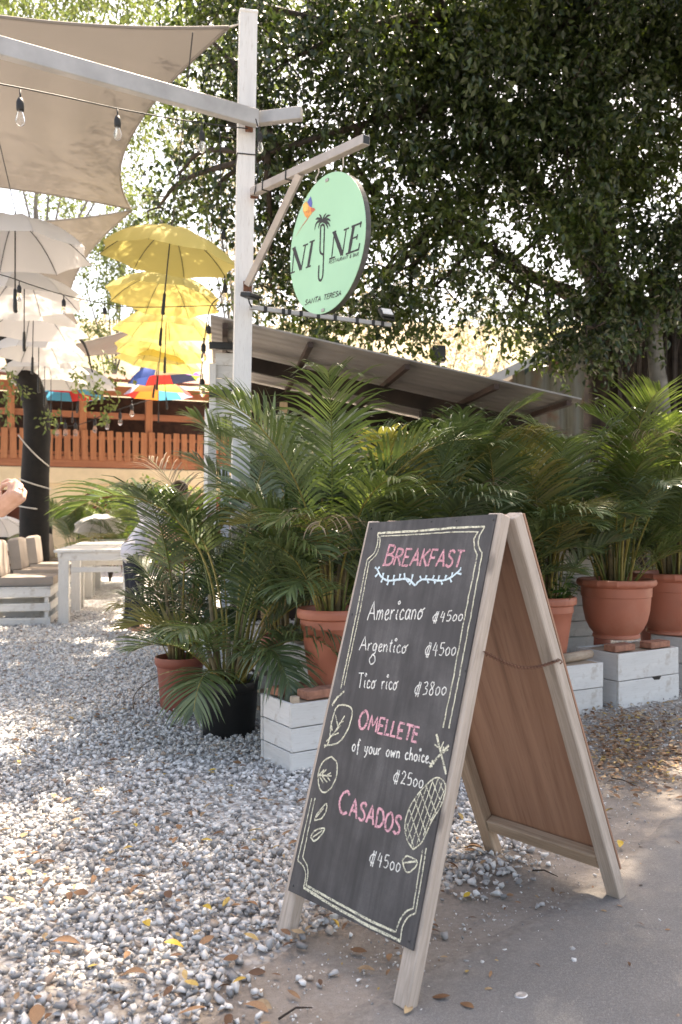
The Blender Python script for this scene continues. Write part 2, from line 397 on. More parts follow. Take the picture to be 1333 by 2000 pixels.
M['deck_x'] = wood('orange_brown_rail_wood', (.33, .11, .05), (.45, .18, .085), 0, .6, 14)
M['deck_dark'] = plain('dark_brown_wood', (.06, .032, .022), .7, .3, 6, .2)
M['cream'] = plain('cream_plaster', (.72, .56, .36), .85, .06, 3, .1, dirt=(.5, .38, .25), dirt_amt=.35)
M['red_wall'] = plain('red_brown_wall', (.20, .07, .045), .8, .2, 3, .1)
M['roof_sheet'] = plain('brown_roof_sheet', (.30, .255, .22), .6, .08, 4, .05, .2)
M['roof_under'] = plain('dusty_roof_underside', (.31, .285, .265), .6, .08, 4, .05, .1)
M['shed_dark'] = plain('dark_shed_wood', (.035, .022, .016), .85, .3, 5, .3)
M['shed_tan'] = wood('tan_shed_post', (.46, .29, .14), (.64, .44, .24), 2, .7, 30)
M['corr'] = None
def m_corr():
    t = NT('weathered_corrugated_sheet'); v = t.coord()
    n = t.noise(t.coord((14, 14, .8)), 1.0, 5, .7); n2 = t.noise(v, 2.4, 5)
    col = t.ramp(n, [(.3, (.06, .055, .042)), (.55, (.11, .115, .09)), (.75, (.09, .11, .095))])
    col = t.mix(t.ramp(n2, [(.52, 0), (.68, .8)]), col, (.12, .05, .03))
    t.base(col); t.rough(.6); return t.mat
M['corr'] = m_corr()
M['barge'] = plain('pale_blue_barge_board', (.46, .50, .56), .6, .12, 5, .1)
M['sign_green'] = plain('mint_green_sign', (.36, .64, .43), .45, .025, 3, .0)
M['sign_edge'] = plain('dark_sign_edge', (.10, .095, .09), .7, .3, 10, .2)
M['sign_ink'] = plain('dark_ink', (.022, .02, .02), .5, .1, 20, 0)
M['sign_grey'] = plain('thin_grey_ink', (.10, .13, .11), .6, .1, 20, 0)
M['p_orange'] = plain('orange_print', (.80, .32, .08), .5, .2, 60, 0)
M['p_yellow'] = plain('yellow_print', (.85, .55, .15), .5, .1, 60, 0)
M['p_blue'] = plain('blue_print', (.10, .12, .42), .5, .1, 60, 0)
M['p_red'] = plain('red_print', (.62, .15, .08), .5, .1, 60, 0)
def m_board():
    t = NT('chalkboard_paint'); v = t.coord()
    st = t.noise(t.coord((26, 26, 2.2)), 1.0, 6, .7, .5); n = t.noise(v, 4.5, 6, .65); g = t.noise(v, 300, 3, .7)
    col = t.ramp(st, [(.3, (.042, .039, .039)), (.7, (.080, .074, .073))])
    f = t.math('MULTIPLY', t.ramp(n, [(.42, 0), (.72, .55)]), t.ramp(st, [(.35, .25), (.7, 1)]))
    f = t.math('MULTIPLY', f, t.ramp(g, [(.3, .35), (.65, 1)]))
    col = t.mix(f, col, (.27, .255, .25))
    t.base(col); t.rough(.72); t.bump(st, .12, .002); return t.mat
M['board'] = m_board()
M['board_edge'] = plain('grey_board_rim', (.16, .155, .16), .8, .25, 18, .2)
M['ch_white'] = chalk('white_chalk', (.84, .82, .76), .42)
M['ch_cream'] = chalk('cream_chalk', (.80, .76, .58), .46)
M['ch_pink'] = chalk('pink_chalk', (.82, .42, .47), .44)
M['ch_blue'] = chalk('pale_blue_chalk', (.66, .78, .82), .41)
def m_glass():
    t = NT('bulb_glass'); t.base((1, .98, .95)); t.rough(.03); t.bsdf.inputs['Transmission Weight'].default_value = .92; t.bsdf.inputs['IOR'].default_value = 1.15
    return t.mat
M['glass'] = m_glass()
def m_skin():
    t = NT('skin'); v = t.coord(); n = t.noise(v, 30, 5)
    t.base(t.ramp(n, [(.3, (.50, .27, .18)), (.7, (.62, .36, .26))])); t.rough(.5)
    t.bsdf.inputs['Subsurface Weight'].default_value = .15; t.bsdf.inputs['Subsurface Radius'].default_value = (.01, .004, .002)
    t.bump(t.noise(v, 180, 3), .12, .002); return t.mat
M['skin'] = m_skin()
M['hair'] = plain('brown_hair', (.06, .03, .015), .5, .3, 50, .3)
M['shirt'] = cloth('pale_lavender_shirt', (.70, .67, .72), .1, 20, .05)
M['jeans'] = cloth('dark_trousers', (.02, .022, .03), 0, 20, .1)
M['ring'] = plain('silver_ring', (.7, .7, .68), .25, .02, 10, 0, 1)
M['lamp_face'] = plain('flood_lamp_glass', (.72, .72, .72), .25, .05, 10, 0)
M['can'] = plain('flattened_cap_metal', (.62, .62, .62), .4, .15, 40, .4, .6)

# ------------------------------------------------------------------ setting: ground, road, gravel, hills
def sheet(name, poly, z, mat, thick=None):
    mb = MB(); mb.add([(x, y, z) for x, y in poly], [tuple(range(len(poly)))])
    return tag(mb.build(name, mat), kind='structure')
sheet('ground', [(-600, -300), (600, -300), (600, 900), (-600, 900)], 0.0, M['soil'])

def smooth_line(pts, n=12, jit=0.0):
    """Catmull-Rom through 2-D or 3-D points"""
    P = [Vector(p) if len(p) == 3 else Vector((p[0], p[1], 0)) for p in pts]
    P = [P[0] * 2 - P[1]] + P + [P[-1] * 2 - P[-2]]; out = []
    for i in range(1, len(P) - 2):
        for k in range(n):
            t = k / n; a, b, c, d = P[i - 1], P[i], P[i + 1], P[i + 2]
            out.append(.5 * ((2 * b) + (c - a) * t + (2 * a - 5 * b + 4 * c - d) * t * t + (3 * b - a - 3 * c + d) * t ** 3))
    out.append(P[-2])
    if jit: out = [p + Vector((random.gauss(0, jit), random.gauss(0, jit), 0)) for p in out]
    return out
def poly_line(pts, n=10):
    P = [Vector((p[0], p[1], 0)) for p in pts]; out = []
    for a, b in zip(P[:-1], P[1:]): out += [a.lerp(b, k / n) for k in range(n)]
    return out + [P[-1]]
def wiggle(pts, amp, seed):
    r = random.Random(seed); ph = [(r.uniform(4, 40), r.uniform(0, 6.28)) for _ in range(7)]
    return [Vector((p.x, p.y + amp * sum(math.sin(p.x * f + q) for f, q in ph) / 3, 0)) for p in pts]
def strip_sheet(name, edge, rows, z, mat):
    """sheet laid from an irregular edge: rows = (offset in y, dirt share)"""
    n = len(edge); V = []; D = []
    for k, (off, dirt) in enumerate(rows):
        for p in edge: V.append((p.x, p.y + off if abs(off) < 20 else off, z if k else -.003)); D.append(min(1.0, dirt + (.65 if name == 'gravel_bed' and p.x > .6 and off <= 2 else 0)))
    F = [(r * n + i, r * n + i + 1, (r + 1) * n + i + 1, (r + 1) * n + i) for r in range(len(rows) - 1) for i in range(n - 1)]
    mb = MB(); mb.add(V, F); o = mb.build(name, mat); at_ = o.data.attributes.new('dirt', 'FLOAT', 'POINT'); at_.data.foreach_set('value', D)
    return tag(o, kind='structure')
road_edge = wiggle(poly_line([(-40, -12, 0), (-6, .2, 0), (-2, .95, 0), (-.55, 1.6, 0)] + [onz(*p) for p in ((600, 2010), (830, 1880), (1060, 1770), (1200, 1690), (1333, 1560))] + [(3.2, 4.9, 0), (6, 7.2, 0), (14, 13, 0), (60, 45, 0)], 14), .018, 1)
strip_sheet('road', road_edge, ((0, 1.0), (-.08, .7), (-.22, .25), (-.5, .04), (-3.0, 0), (-60, 0)), .008, M['road'])
gravel_edge = poly_line([(-40, -8, 0), (-9, .5, 0), (-2.5, 1.5, 0)] + [onz(*p) for p in ((300, 2120), (450, 2000), (600, 1905), (740, 1878), (900, 1800), (1020, 1705), (1130, 1615), (1240, 1530), (1333, 1455))] + [(3.3, 5.2, 0), (7, 8.5, 0), (20, 19, 0)], 8)
GE = np.array([(p.x, p.y) for p in gravel_edge])
gravel_bed = strip_sheet('gravel_bed', wiggle([p + Vector((0, .16, 0)) for p in gravel_edge], .02, 2), ((0, 1.0), (.12, .7), (.5, .15), (2, 0), (12, 0), (45, 0)), .004, M['gravel'])

def edge_dist(X, Y):
    """signed distance to the gravel edge, positive inside the gravel"""
    best = np.full(len(X), 1e9); sgn = np.ones(len(X))
    for i in range(len(GE) - 1):
        a, b = GE[i], GE[i + 1]; d = b - a; L2 = (d ** 2).sum()
        t = np.clip(((X - a[0]) * d[0] + (Y - a[1]) * d[1]) / L2, 0, 1)
        dx, dy = X - (a[0] + t * d[0]), Y - (a[1] + t * d[1]); q = dx * dx + dy * dy
        m = q < best; best[m] = q[m]; sgn[m] = np.sign(d[0] * (Y - a[1]) - d[1] * (X - a[0]))[m]
    return np.sqrt(best) * sgn
def vnoise(X, Y, s, seed=0):
    """cheap smooth noise 0..1"""
    r = np.random.default_rng(seed); out = np.zeros(len(X))
    for k in range(6):
        a = r.uniform(0, 2 * math.pi); f = s * r.uniform(.6, 1.8); out += np.sin((X * math.cos(a) + Y * math.sin(a)) * f + r.uniform(0, 6.28))
    return .5 + out / 8.0

def hull_stone(seed):
    r = random.Random(seed); bm = bmesh.new()
    for _ in range(10):
        d = Vector((r.gauss(0, 1), r.gauss(0, 1), r.gauss(0, 1))).normalized() * r.uniform(.72, 1.15); bm.verts.new((d.x * 1.1, d.y * r.uniform(.7, 1), d.z * .66))
    res = bmesh.ops.convex_hull(bm, input=bm.verts)
    bmesh.ops.delete(bm, geom=[v for v in bm.verts if not v.link_faces], context='VERTS')
    bmesh.ops.triangulate(bm, faces=bm.faces); bm.normal_update()
    bm.verts.index_update(); V = np.array([v.co[:] for v in bm.verts]); F = np.array([[v.index for v in f.verts] for f in bm.faces]); bm.free()
    return V, F
STONES = [hull_stone(100 + i) for i in range(14)]
def rot_mats(n, rng, tilt=None):
    q = rng.normal(size=(n, 4)); q /= np.linalg.norm(q, axis=1)[:, None]
    w, x, y, z = q.T
    return np.stack([np.stack([1 - 2 * (y * y + z * z), 2 * (x * y - z * w), 2 * (x * z + y * w)], -1),
                     np.stack([2 * (x * y + z * w), 1 - 2 * (x * x + z * z), 2 * (y * z - x * w)], -1),
                     np.stack([2 * (x * z - y * w), 2 * (y * z + x * w), 1 - 2 * (x * x + y * y)], -1)], 1)
def euler_mats(yaw, tx, ty):
    cz, sz, cx, sx, cy, sy = np.cos(yaw), np.sin(yaw), np.cos(tx), np.sin(tx), np.cos(ty), np.sin(ty); o = np.zeros_like(yaw); i = o + 1
    Rz = np.stack([np.stack([cz, -sz, o], -1), np.stack([sz, cz, o], -1), np.stack([o, o, i], -1)], 1)
    Rx = np.stack([np.stack([i, o, o], -1), np.stack([o, cx, -sx], -1), np.stack([o, sx, cx], -1)], 1)
    Ry = np.stack([np.stack([cy, o, sy], -1), np.stack([o, i, o], -1), np.stack([-sy, o, cy], -1)], 1)
    return Rz @ Rx @ Ry
def scatter_gravel():
    pts = []
    for (y0, y1, dens, smin, smax) in ((1.75, 3.2, 3900, .0050, .0185), (3.2, 4.8, 3000, .0060, .0180), (4.8, 7.0, 1700, .009, .018), (7.0, 10.5, 750, .012, .020)):
        x0, x1 = -.42 * y1 - .35, min(.45 * y1 + .2, 2.9)
        n = int((x1 - x0) * (y1 - y0) * dens)
        X = RNG.uniform(x0, x1, n); Y = RNG.uniform(y0, y1, n)
        d = edge_dist(X, Y) + (vnoise(X, Y, 5.0, 3) - .5) * .35
        p = np.clip(.04 + d * 4.0, .0, 1)
        p[d < -.02] = .07; p[d < -.15] = .022; p[d < -.35] = .005; p[d < -.8] = .0008
        track = np.exp(-(((X + .25) * .8 + (Y - 3.3) * .6) / .22) ** 2 - ((Y - 3.1) / .5) ** 2); p = p * (1 - .75 * track)
        right = (X > .75) & (Y > 2.5); p = np.where(right, p * .42, p)
        k = RNG.uniform(0, 1, n) < p
        X, Y = X[k], Y[k]; S = RNG.uniform(0, 1, len(X)) ** 1.5 * (smax - smin) + smin
        S = np.where(X > .75, S * .62, S); S = np.where(edge_dist(X, Y) < -.05, S * RNG.uniform(.3, .9, len(X)), S)
        pts.append(np.stack([X, Y, S], 1))
    X = RNG.uniform(-.9, 2.4, 60000); Y = RNG.uniform(1.7, 5.2, 60000); d = edge_dist(X, Y); k = (d < .1) & (RNG.uniform(0, 1, 60000) < np.exp(d.clip(-3, 0) / .22) * .55 * vnoise(X, Y, 7, 9).clip(0, 1))
    pts.append(np.stack([X[k], Y[k], RNG.uniform(.0012, .0042, k.sum()) * RNG.uniform(.6, 1.4, k.sum())], 1))
    P = np.concatenate(pts); n = len(P)
    Z = .004 + P[:, 2] * .35 + RNG.uniform(0, .020, n) * np.clip(edge_dist(P[:, 0], P[:, 1]) * 4, .1, 1)
    yaw = RNG.uniform(0, 6.28, n); rm = euler_mats(yaw, RNG.normal(0, .45, n), RNG.normal(0, .45, n))
    kind = RNG.integers(0, len(STONES), n)
    scl = P[:, 2:3] * RNG.uniform(.75, 1.25, (n, 3))
    # white share of the gravel grows towards the seating area
    wprob = np.clip((P[:, 1] - 2.1) * .36, .30, .95); wprob = np.where(P[:, 0] > .75, .12, wprob); white = RNG.uniform(0, 1, n) < wprob
    px = 666.5 + FPX * P[:, 0] / P[:, 1]; py = HORIZON + FPX * CAMH / P[:, 1]
    vis = (px > 8) & (px < 1325) & (py < 1990)
    occl = (px > 560) & (px < 960) & (py < 1800)
    score = np.where(vis & ~occl, P[:, 2] / P[:, 1] + Z * .02, 0)
    single = np.zeros(n, bool); single[np.argsort(-score)[:300]] = True
    meshes = {}
    for i in np.where(single)[0]:
        key = (int(kind[i]), bool(white[i]))
        if key not in meshes: meshes[key] = np_mesh('pebble', STONES[key[0]][0], STONES[key[0]][1], M['pebble_w'] if key[1] else M['pebble'])
        o = link('pebble', meshes[key], gravel_bed)
        Mx = Matrix([list(rm[i][r] * scl[i]) for r in range(3)]).to_4x4(); Mx.translation = (P[i, 0], P[i, 1], Z[i]); o.matrix_local = Mx
    for w in (False, True):
        VV = []; FF = []; base = 0
        for k, (V, F) in enumerate(STONES):
            sel = np.where((kind == k) & ~single & (white == w))[0]
            if not len(sel): continue
            W = np.einsum('nij,nvj->nvi', rm[sel], V[None] * scl[sel][:, None, :]) + np.stack([P[sel, 0], P[sel, 1], Z[sel]], 1)[:, None, :]
            FF.append((F[None] + (np.arange(len(sel)) * len(V))[:, None, None] + base).reshape(-1, 3)); VV.append(W.reshape(-1, 3)); base += len(sel) * len(V)
        o = link('loose_gravel', np_mesh('loose_gravel', np.concatenate(VV), np.concatenate(FF), M['pebble_w'] if w else M['pebble']), gravel_bed)
        tag(o, kind='stuff')
    return n
scatter_gravel()

# fallen leaves: curled blades
def leaf_blade(seed):
    r = random.Random(seed); L = 1.0; w = r.uniform(.32, .5); mb = MB(); c = r.uniform(-.5, .5); cu = r.uniform(.1, .5)
    vs = []; n = 5
    for i in range(n + 1):
        t = i / n; hw = w * .5 * math.sin(math.pi * min(1, t * .95 + .03)) ** .8
        z = .18 * math.sin(t * 3) * cu
        for s_ in (-1, 0, 1): vs.append(((t - .5) * L, s_ * hw + .1 * c * math.sin(t * 3.1), z + abs(s_) * hw * cu * 1.1))
    fs = []
    for i in range(n):
        a = i * 3; fs += [(a, a + 3, a + 4, a + 1), (a + 1, a + 4, a + 5, a + 2)]
    mb.add(vs, fs); return mb
LB = [leaf_blade(i) for i in range(6)]
def scatter_litter():
    VV = []; FF = []; base = 0
    specs = [(750, 'gravel'), (1700, 'right'), (130, 'dirt')]
    singles = []
    for cnt, where in specs:
        for _ in range(cnt):
            if where == 'gravel':
                y = random.uniform(1.9, 8.5); x = random.uniform(-.42 * y - .2, .28 * y * .6)
                if y > 4.5 and x > -.45: continue
            elif where == 'right':
                px = random.gauss(1240, 75); py = random.uniform(1372, 1500) + abs(random.gauss(0, 30)); p = onz(px, py); x, y = p.x, p.y
                if px < 1105: continue
            else:
                p = onz(random.uniform(640, 1333), random.uniform(1560, 1960)); x, y = p.x, p.y
                if random.random() < np.clip((p.x * .6 - p.y + 2.3), 0, .9): continue
            d = edge_dist(np.array([x]), np.array([y]))[0]
            L = {'gravel': random.uniform(.02, .052), 'right': random.uniform(.016, .042), 'dirt': random.uniform(.008, .026)}[where]
            z = (.03 if d > .05 else .007) + random.uniform(0, .008)
            E = Matrix.Translation((x, y, z)) @ Matrix.Rotation(random.uniform(0, 6.28), 4, 'Z') @ Matrix.Rotation(random.gauss(0, .25), 4, 'X') @ Matrix.Rotation(random.gauss(0, .2), 4, 'Y') @ Matrix.Diagonal((L, L, L, 1))
            k = random.randrange(6); V = np.array(LB[k].v); W = V @ np.array(E.to_3x3()).T + np.array(E.translation)
            F = np.array(LB[k].f); VV.append(W); FF.append(F + base); base += len(V)
    return tag(link('leaf_litter', np_mesh('leaf_litter', np.concatenate(VV), np.concatenate(FF), M['dry'], True)), 'small dry brown leaves littered over the gravel and the roadside dirt', 'leaf litter', kind='stuff')
scatter_litter()
FL = [(340, 1855, 0.07, 'yellow_leaf', 'curled yellow leaf lying on the gravel near the lower left'), (262, 1915, .085, 'dry', 'brown and yellow leaf on the gravel beside a paler curled one'), (375, 1985, .08, 'dry', 'brown curled leaf at the bottom edge of the gravel'),
      (468, 1925, .05, 'yellow_leaf', 'small yellow leaf where the gravel meets the dirt'), (500, 1980, .09, 'dry', 'orange brown leaf on the dirt below the sandwich board'), (405, 1782, .045, 'yellow_leaf', 'small golden leaf on the gravel left of the sandwich board'),
      (288, 1812, .06, 'yellow_leaf', 'thin yellow leaf lying flat in the middle of the gravel'), (655, 1812, .045, 'yellow_leaf', 'yellow leaf on the gravel under the front of the sandwich board'), (912, 1755, .04, 'yellow_leaf', 'yellow green leaf on the dirt beneath the sandwich board'),
      (265, 1618, .05, 'yellow_leaf', 'yellow leaf on the gravel in front of the black pot'), (415, 1510, .05, 'yellow_leaf', 'bright yellow leaf on the white gravel by the crate'), (925, 1665, .085, 'dry', 'orange brown leaf lying behind the board beside its rear leg'),
      (1212, 1655, .06, 'yellow_leaf', 'ochre leaf on the dirt right of the sandwich board'), (130, 1850, .09, 'dry', 'tan leaf in the sunny gravel at the left'), (70, 1992, .09, 'dry', 'brown leaf in the bottom left corner'), (105, 1560, .07, 'dry', 'brown leaf on the sunlit gravel patch'), (250, 1525, .10, 'dry', 'large dark brown leaf on the gravel before the pots'), (1190, 1590, .05, 'dry', 'small orange leaf on the dirt by the tarmac')]
for i, (px, py, L, m, lab) in enumerate(FL):
    p = onz(px, py, .03 if px < 700 else .008); me = LB[i % 6].mesh('fallen_leaf', M[m], True)
    o = link('fallen_leaf', me, None, p + Vector((0, 0, .012)), (random.gauss(0, .2), random.gauss(0, .2), random.uniform(0, 6.28))); o.scale = (L * .8, L * .8, L * 1.1)
    tag(o, lab, 'leaf', 'larger fallen leaves')
# twigs and a flattened bottle cap on the tarmac
for (a, b, lab) in (((1040, 1700), (1090, 1712), 'thin dark twig on the dirt under the rear of the board'), ((545, 1990), (610, 1968), 'thin curved twig at the gravel edge near the bottom'), ((1195, 1520), (1245, 1536), 'dark twig on the ground in front of the right crates')):
    p, q = onz(*a, .012), onz(*b, .012); mid = (p + q) / 2 + Vector((0, .012, .006))
    mb = MB(); mb.tube([p - p, mid - p, q - p], [.003, .0026, .0015], 5); o = mb.build('twig', M['bark'], smooth=True); o.location = p; tag(o, lab, 'twig', 'twigs on the ground')
mb = MB(); mb.lathe([(.0, .004), (.011, .0045), (.014, .0055), (.0155, .003), (.016, 0)][::-1], 18, Matrix.Diagonal((1.15, .8, 1, 1)))
o = mb.build('bottle_cap', M['can'], smooth=True); o.location = onz(1018, 1947, .0045) + Vector((0, 0, .001)); o.rotation_euler = (0.05, .03, .4); tag(o, 'flattened silver bottle cap on the grey tarmac', 'bottle cap')

def terrain(name, mat, x0, x1, y0, y1, n, h):
    xs = np.linspace(x0, x1, n); ys = np.linspace(y0, y1, n); X, Y = np.meshgrid(xs, ys); Z = h(X, Y)
    V = np.stack([X, Y, Z], -1).reshape(-1, 3); I = np.arange(n * n).reshape(n, n)
    F = np.stack([I[:-1, :-1], I[:-1, 1:], I[1:, 1:], I[1:, :-1]], -1).reshape(-1, 4)
    return tag(link(name, np_mesh(name, V, F, mat, True)), kind='structure')
def hill_h(X, Y):
    return np.clip((Y - 27) * .55, -.5, 15) * (1 - np.exp(-np.maximum(Y - 27, 0) / 10)) + .6 * np.sin(X * .35 + 1) * np.sin(Y * .28) * np.clip((Y - 27) / 8, 0, 1) - .3
terrain('hillside', M['hill'], -70, 80, 26, 90, 60, hill_h)

# ------------------------------------------------------------------ trees
def leaf_arrays(P, axis, normal, L, W, fold=.25):
    """kite-shaped folded leaves: base P, pointing along axis, face normal; L, W arrays"""
    side = np.cross(normal, axis); side /= np.linalg.norm(side, axis=1)[:, None] + 1e-9
    nrm = np.cross(axis, side)
    mid = P + axis * (L * .42)[:, None]
    a = mid + side * (W * .5)[:, None] + nrm * (W * fold)[:, None]; b = mid - side * (W * .5)[:, None] + nrm * (W * fold)[:, None]
    tip = P + axis * L[:, None] - nrm * (L * .12)[:, None]
    V = np.stack([P, a, tip, b], 1).reshape(-1, 3); i = np.arange(len(P))[:, None] * 4
    F = np.concatenate([i + np.array([[0, 1, 2]]), i + np.array([[0, 2, 3]])], 1).reshape(-1, 3)
    return V, F
def unit(a): return a / (np.linalg.norm(a, axis=1)[:, None] + 1e-9)
def crown(name, lobes, mat, parent, twigs_m2, K=12, L=(.055, .095), aspect=.5, twig_len=.38, droop=.5, seed=1, shell=.5, origin=(0, 0, 0), clump=0.0, subs=None):
    """lobes: (center, (rx,ry,rz), density factor); leaves sit on short twigs spread through each lobe"""
    rng = np.random.default_rng(seed); C = []; O = []
    for c, r, k in lobes:
        r = np.array(r); n = max(3, int(twigs_m2 * k * (r[0] * r[1] + r[0] * r[2] + r[1] * r[2]) / 3 * 4))
        d = unit(rng.normal(size=(n, 3))); rad = rng.uniform(0, 1, n) ** shell
        lump = 1 + .22 * np.sin(d[:, 0] * 5 + c[0] * 3) * np.sin(d[:, 2] * 6 + c[2] * 2) + .15 * np.sin(d[:, 1] * 9 + c[1])
        Q = np.array(c) + d * (rad * lump)[:, None] * r
        if clump:
            m = max(4, int(3 + 9 * r[0] * r[0])); sd = unit(rng.normal(size=(m, 3))) * (rng.uniform(.15, 1, m) ** .5)[:, None] * r + np.array(c)
            which = rng.integers(0, m, n); w = rng.uniform(.5, 1.4, m) * clump; loose = rng.uniform(0, 1, n) < .16
            Q = np.where(loose[:, None], Q, sd[which] + rng.normal(0, 1, (n, 3)) * np.array([1, 1, .6]) * w[which][:, None])
            if subs is not None: subs.append((np.array(c), sd))
        C.append(Q); O.append(d)
    C = np.concatenate(C); O = np.concatenate(O); n = len(C)
    T = unit(O * .6 + rng.normal(0, .6, (n, 3)) + np.array([0, 0, -droop]))
    tl = rng.uniform(.6, 1.3, n) * twig_len
    s = np.linspace(.05, 1, K)[None, :, None]
    P = C[:, None, :] + T[:, None, :] * tl[:, None, None] * s + rng.normal(0, .03, (n, K, 3))
    P[:, :, 2] -= (s[..., 0] ** 2) * .10 * droop
    A = T[:, None, :] * .5 + rng.normal(0, .62, (n, K, 3)); A[:, :, 2] -= .45 * droop
    P = P.reshape(-1, 3); A = unit(A.reshape(-1, 3)); N = unit(rng.normal(0, .7, P.shape) + np.array([.0, -.1, .75]))
    Ls = rng.uniform(L[0], L[1], len(P)); V, F = leaf_arrays(P - np.array(origin), A, N, Ls, Ls * aspect * rng.uniform(.8, 1.2, len(P)))
    o = link(name, np_mesh(name, V, F, mat), parent); return tag(o, kind='stuff')
def limb(mb, pts, r0, r1, n=9, wig=.04):
    pts = smooth_line([tuple(p) for p in pts], 6)
    m = len(pts); pts = [p + Vector((random.gauss(0, wig * r0), random.gauss(0, wig * r0), 0)) for p in pts]
    mb.tube(pts, [r0 + (r1 - r0) * (i / (m - 1)) ** .8 for i in range(m)], n)
def fluted(mb, base, top, r0, r1, n=28, k=7, amp=.22, seg=14, lean=(0, 0)):
    vs = []; fs = []
    for i in range(seg + 1):
        t = i / seg; c = Vector(base).lerp(Vector(top), t); fl = (1 - t) ** 3
        r = r0 + (r1 - r0) * t + r0 * .7 * fl
        for j in range(n):
            a = 2 * math.pi * j / n; q = r * (1 + amp * math.sin(k * a + t * 1.3) + amp * .5 * math.sin(3 * a + 2 + t * 2))
            vs.append(c + Vector((q * math.cos(a), q * math.sin(a), 0)))
    for i in range(seg):
        for j in range(n):
            j2 = (j + 1) % n; fs.append((i * n + j, i * n + j2, (i + 1) * n + j2, (i + 1) * n + j))
    fs.append(tuple(seg * n + j for j in range(n))); mb.add(vs, fs)

def big_ficus():
    b = Vector((3.35, 10.6, 0)); t = thing('fig_tree', 'huge dark leafy fig tree with aerial roots towering over the shed', 'tree', b)
    def Lc(px, py, D): return at(px, py, D) - b
    mb = MB(); fluted(mb, (0, 0, -.1), Lc(1185, 600, 10.6), .30, .24, amp=.14)
    limb(mb, [Lc(1185, 640, 10.6), Lc(1172, 480, 10.5), Lc(1165, 330, 10.3), Lc(1125, 120, 10.0), Lc(1100, -150, 9.6)], .25, .13, 12)
    mb.build('trunk', M['bark'], t, smooth=True)
    mb = MB(); fluted(mb, Vector((1.05, -.25, -.1)), Lc(1320, 560, 10.2), .30, .26, amp=.26, k=9); mb.build('trunk', M['bark'], t, smooth=True)
    mb = MB(); fluted(mb, Vector((.62, -.8, -.1)), Lc(1272, 610, 9.6), .10, .09, amp=.10, k=3); mb.build('trunk', M['bark_pale'], t, smooth=True)
    for pts, r0, r1 in (([(1180, 560, 10.5), (1120, 470, 10.2), (1075, 395, 10.0), (990, 300, 9.6), (930, 190, 9.2)], .15, .06),
                        ([(1180, 640, 10.5), (1110, 575, 10.3), (1040, 540, 10.0), (980, 500, 9.7), (860, 430, 9.2)], .11, .04),
                        ([(1172, 430, 10.4), (1230, 300, 10.6), (1290, 150, 10.8)], .16, .07),
                        ([(1130, 130, 10.0), (1000, 60, 9.2), (850, 30, 8.6), (700, 60, 8.3)], .11, .04),
                        ([(930, 190, 9.2), (800, 220, 8.9), (650, 260, 8.6), (520, 300, 8.4)], .06, .02),
                        ([(1100, -150, 9.6), (950, -350, 8.4), (700, -500, 7.4)], .12, .05),
                        ([(1100, -150, 9.6), (1180, -500, 8.5), (1200, -900, 7.0)], .12, .05),
                        ([(1180, 620, 10.5), (1240, 560, 10.2), (1330, 500, 9.8)], .10, .05)):
        mb = MB(); limb(mb, [Lc(*p) for p in pts], r0, r1); mb.build('limb', M['bark'], t, smooth=True)
    # aerial roots
    mb = MB(); rr = random.Random(5)
    for _ in range(120):
        x = rr.uniform(1200, 1400); D = rr.uniform(9.5, 10.9); top = rr.uniform(560, 660); bot = rr.uniform(720, 1100) if rr.random() < .6 else 1180
        p = Lc(x, top, D); q = Lc(x + rr.gauss(0, 6), bot, D); q.z = max(q.z, 0)
        m = p.lerp(q, .5) + Vector((rr.gauss(0, .04), rr.gauss(0, .04), 0)); w = rr.uniform(.006, .022)
        mb.tube([p, m, q], [w, w * .8, w * .5], 5)
    tag(mb.build('aerial_roots', M['bark'], t, smooth=True), kind='stuff')
    lob = []
    def lo(px, py, D, r, k=1.0, ry=None): lob.append((tuple(at(px, py, D)), (r, (ry or r * 1.15), r * .8), k))
    # crown as seen: rows of lobes from the left edge over the sign to the right edge
    for a in ((395, 60, 9.0, .42, .7), (470, 10, 9.2, .8), (420, 230, 9.3, .42, .8), (350, 340, 9.4, .42, .75), (415, 395, 9.4, .42, .8), (310, 405, 9.6, .3, .6), (480, 300, 9.2, .5),
              (560, 120, 8.8, .85), (560, 330, 9.0, .65), (545, 470, 9.3, .5), (530, 565, 9.6, .42, .8), (600, 610, 10., .36, .8), (660, 640, 10., .38, .8), (690, 200, 8.8, .85), (640, 20, 8.6, .9), (740, 380, 9.0, .75), (780, 530, 9.2, .62), (720, 590, 9.4, .5, .9),
              (800, 620, 9.5, .42, .8), (850, 560, 9.3, .42, .8), (830, 230, 8.9, .9), (800, 50, 8.5, 1.0), (880, 440, 9.2, .6), (930, 330, 9.2, .75), (960, 120, 8.8, .95), (900, -40, 8.5, 1.0), (960, 500, 9.5, .45, .8),
              (1030, 250, 9.4, .75), (1080, 60, 9.0, .95), (1035, 430, 9.6, .42, .7), (1020, 610, 9.5, .33, .75), (1010, 560, 9.4, .36, .7), (1075, 650, 9.8, .34, .8), (1110, 610, 9.5, .42, .9), (1130, 690, 9.6, .42, .8), (1150, 330, 9.6, .6), (1190, 160, 9.4, .85), (1150, 430, 8.9, .5, .8), (1180, 540, 8.8, .42, .8), (1110, 300, 8.8, .6, .8), (1090, 200, 8.7, .6, .8), (1160, 640, 8.9, .36, .8),
              (1200, 470, 9.4, .55), (1260, 330, 9.8, .7), (1310, 480, 9.6, .6), (1240, 560, 9.3, .55), (1180, 580, 9.3, .48, .9), (1300, 60, 9.6, .95), (1345, 240, 10., .8), (1330, 560, 9.4, .42, .8), (1235, 620, 9.3, .3, .8), (1400, 400, 9.8, .9), (1460, 120, 9.8, 1.2), (1150, -60, 9.0, 1.1), (1330, -80, 9.5, 1.2)):
        lo(*a)
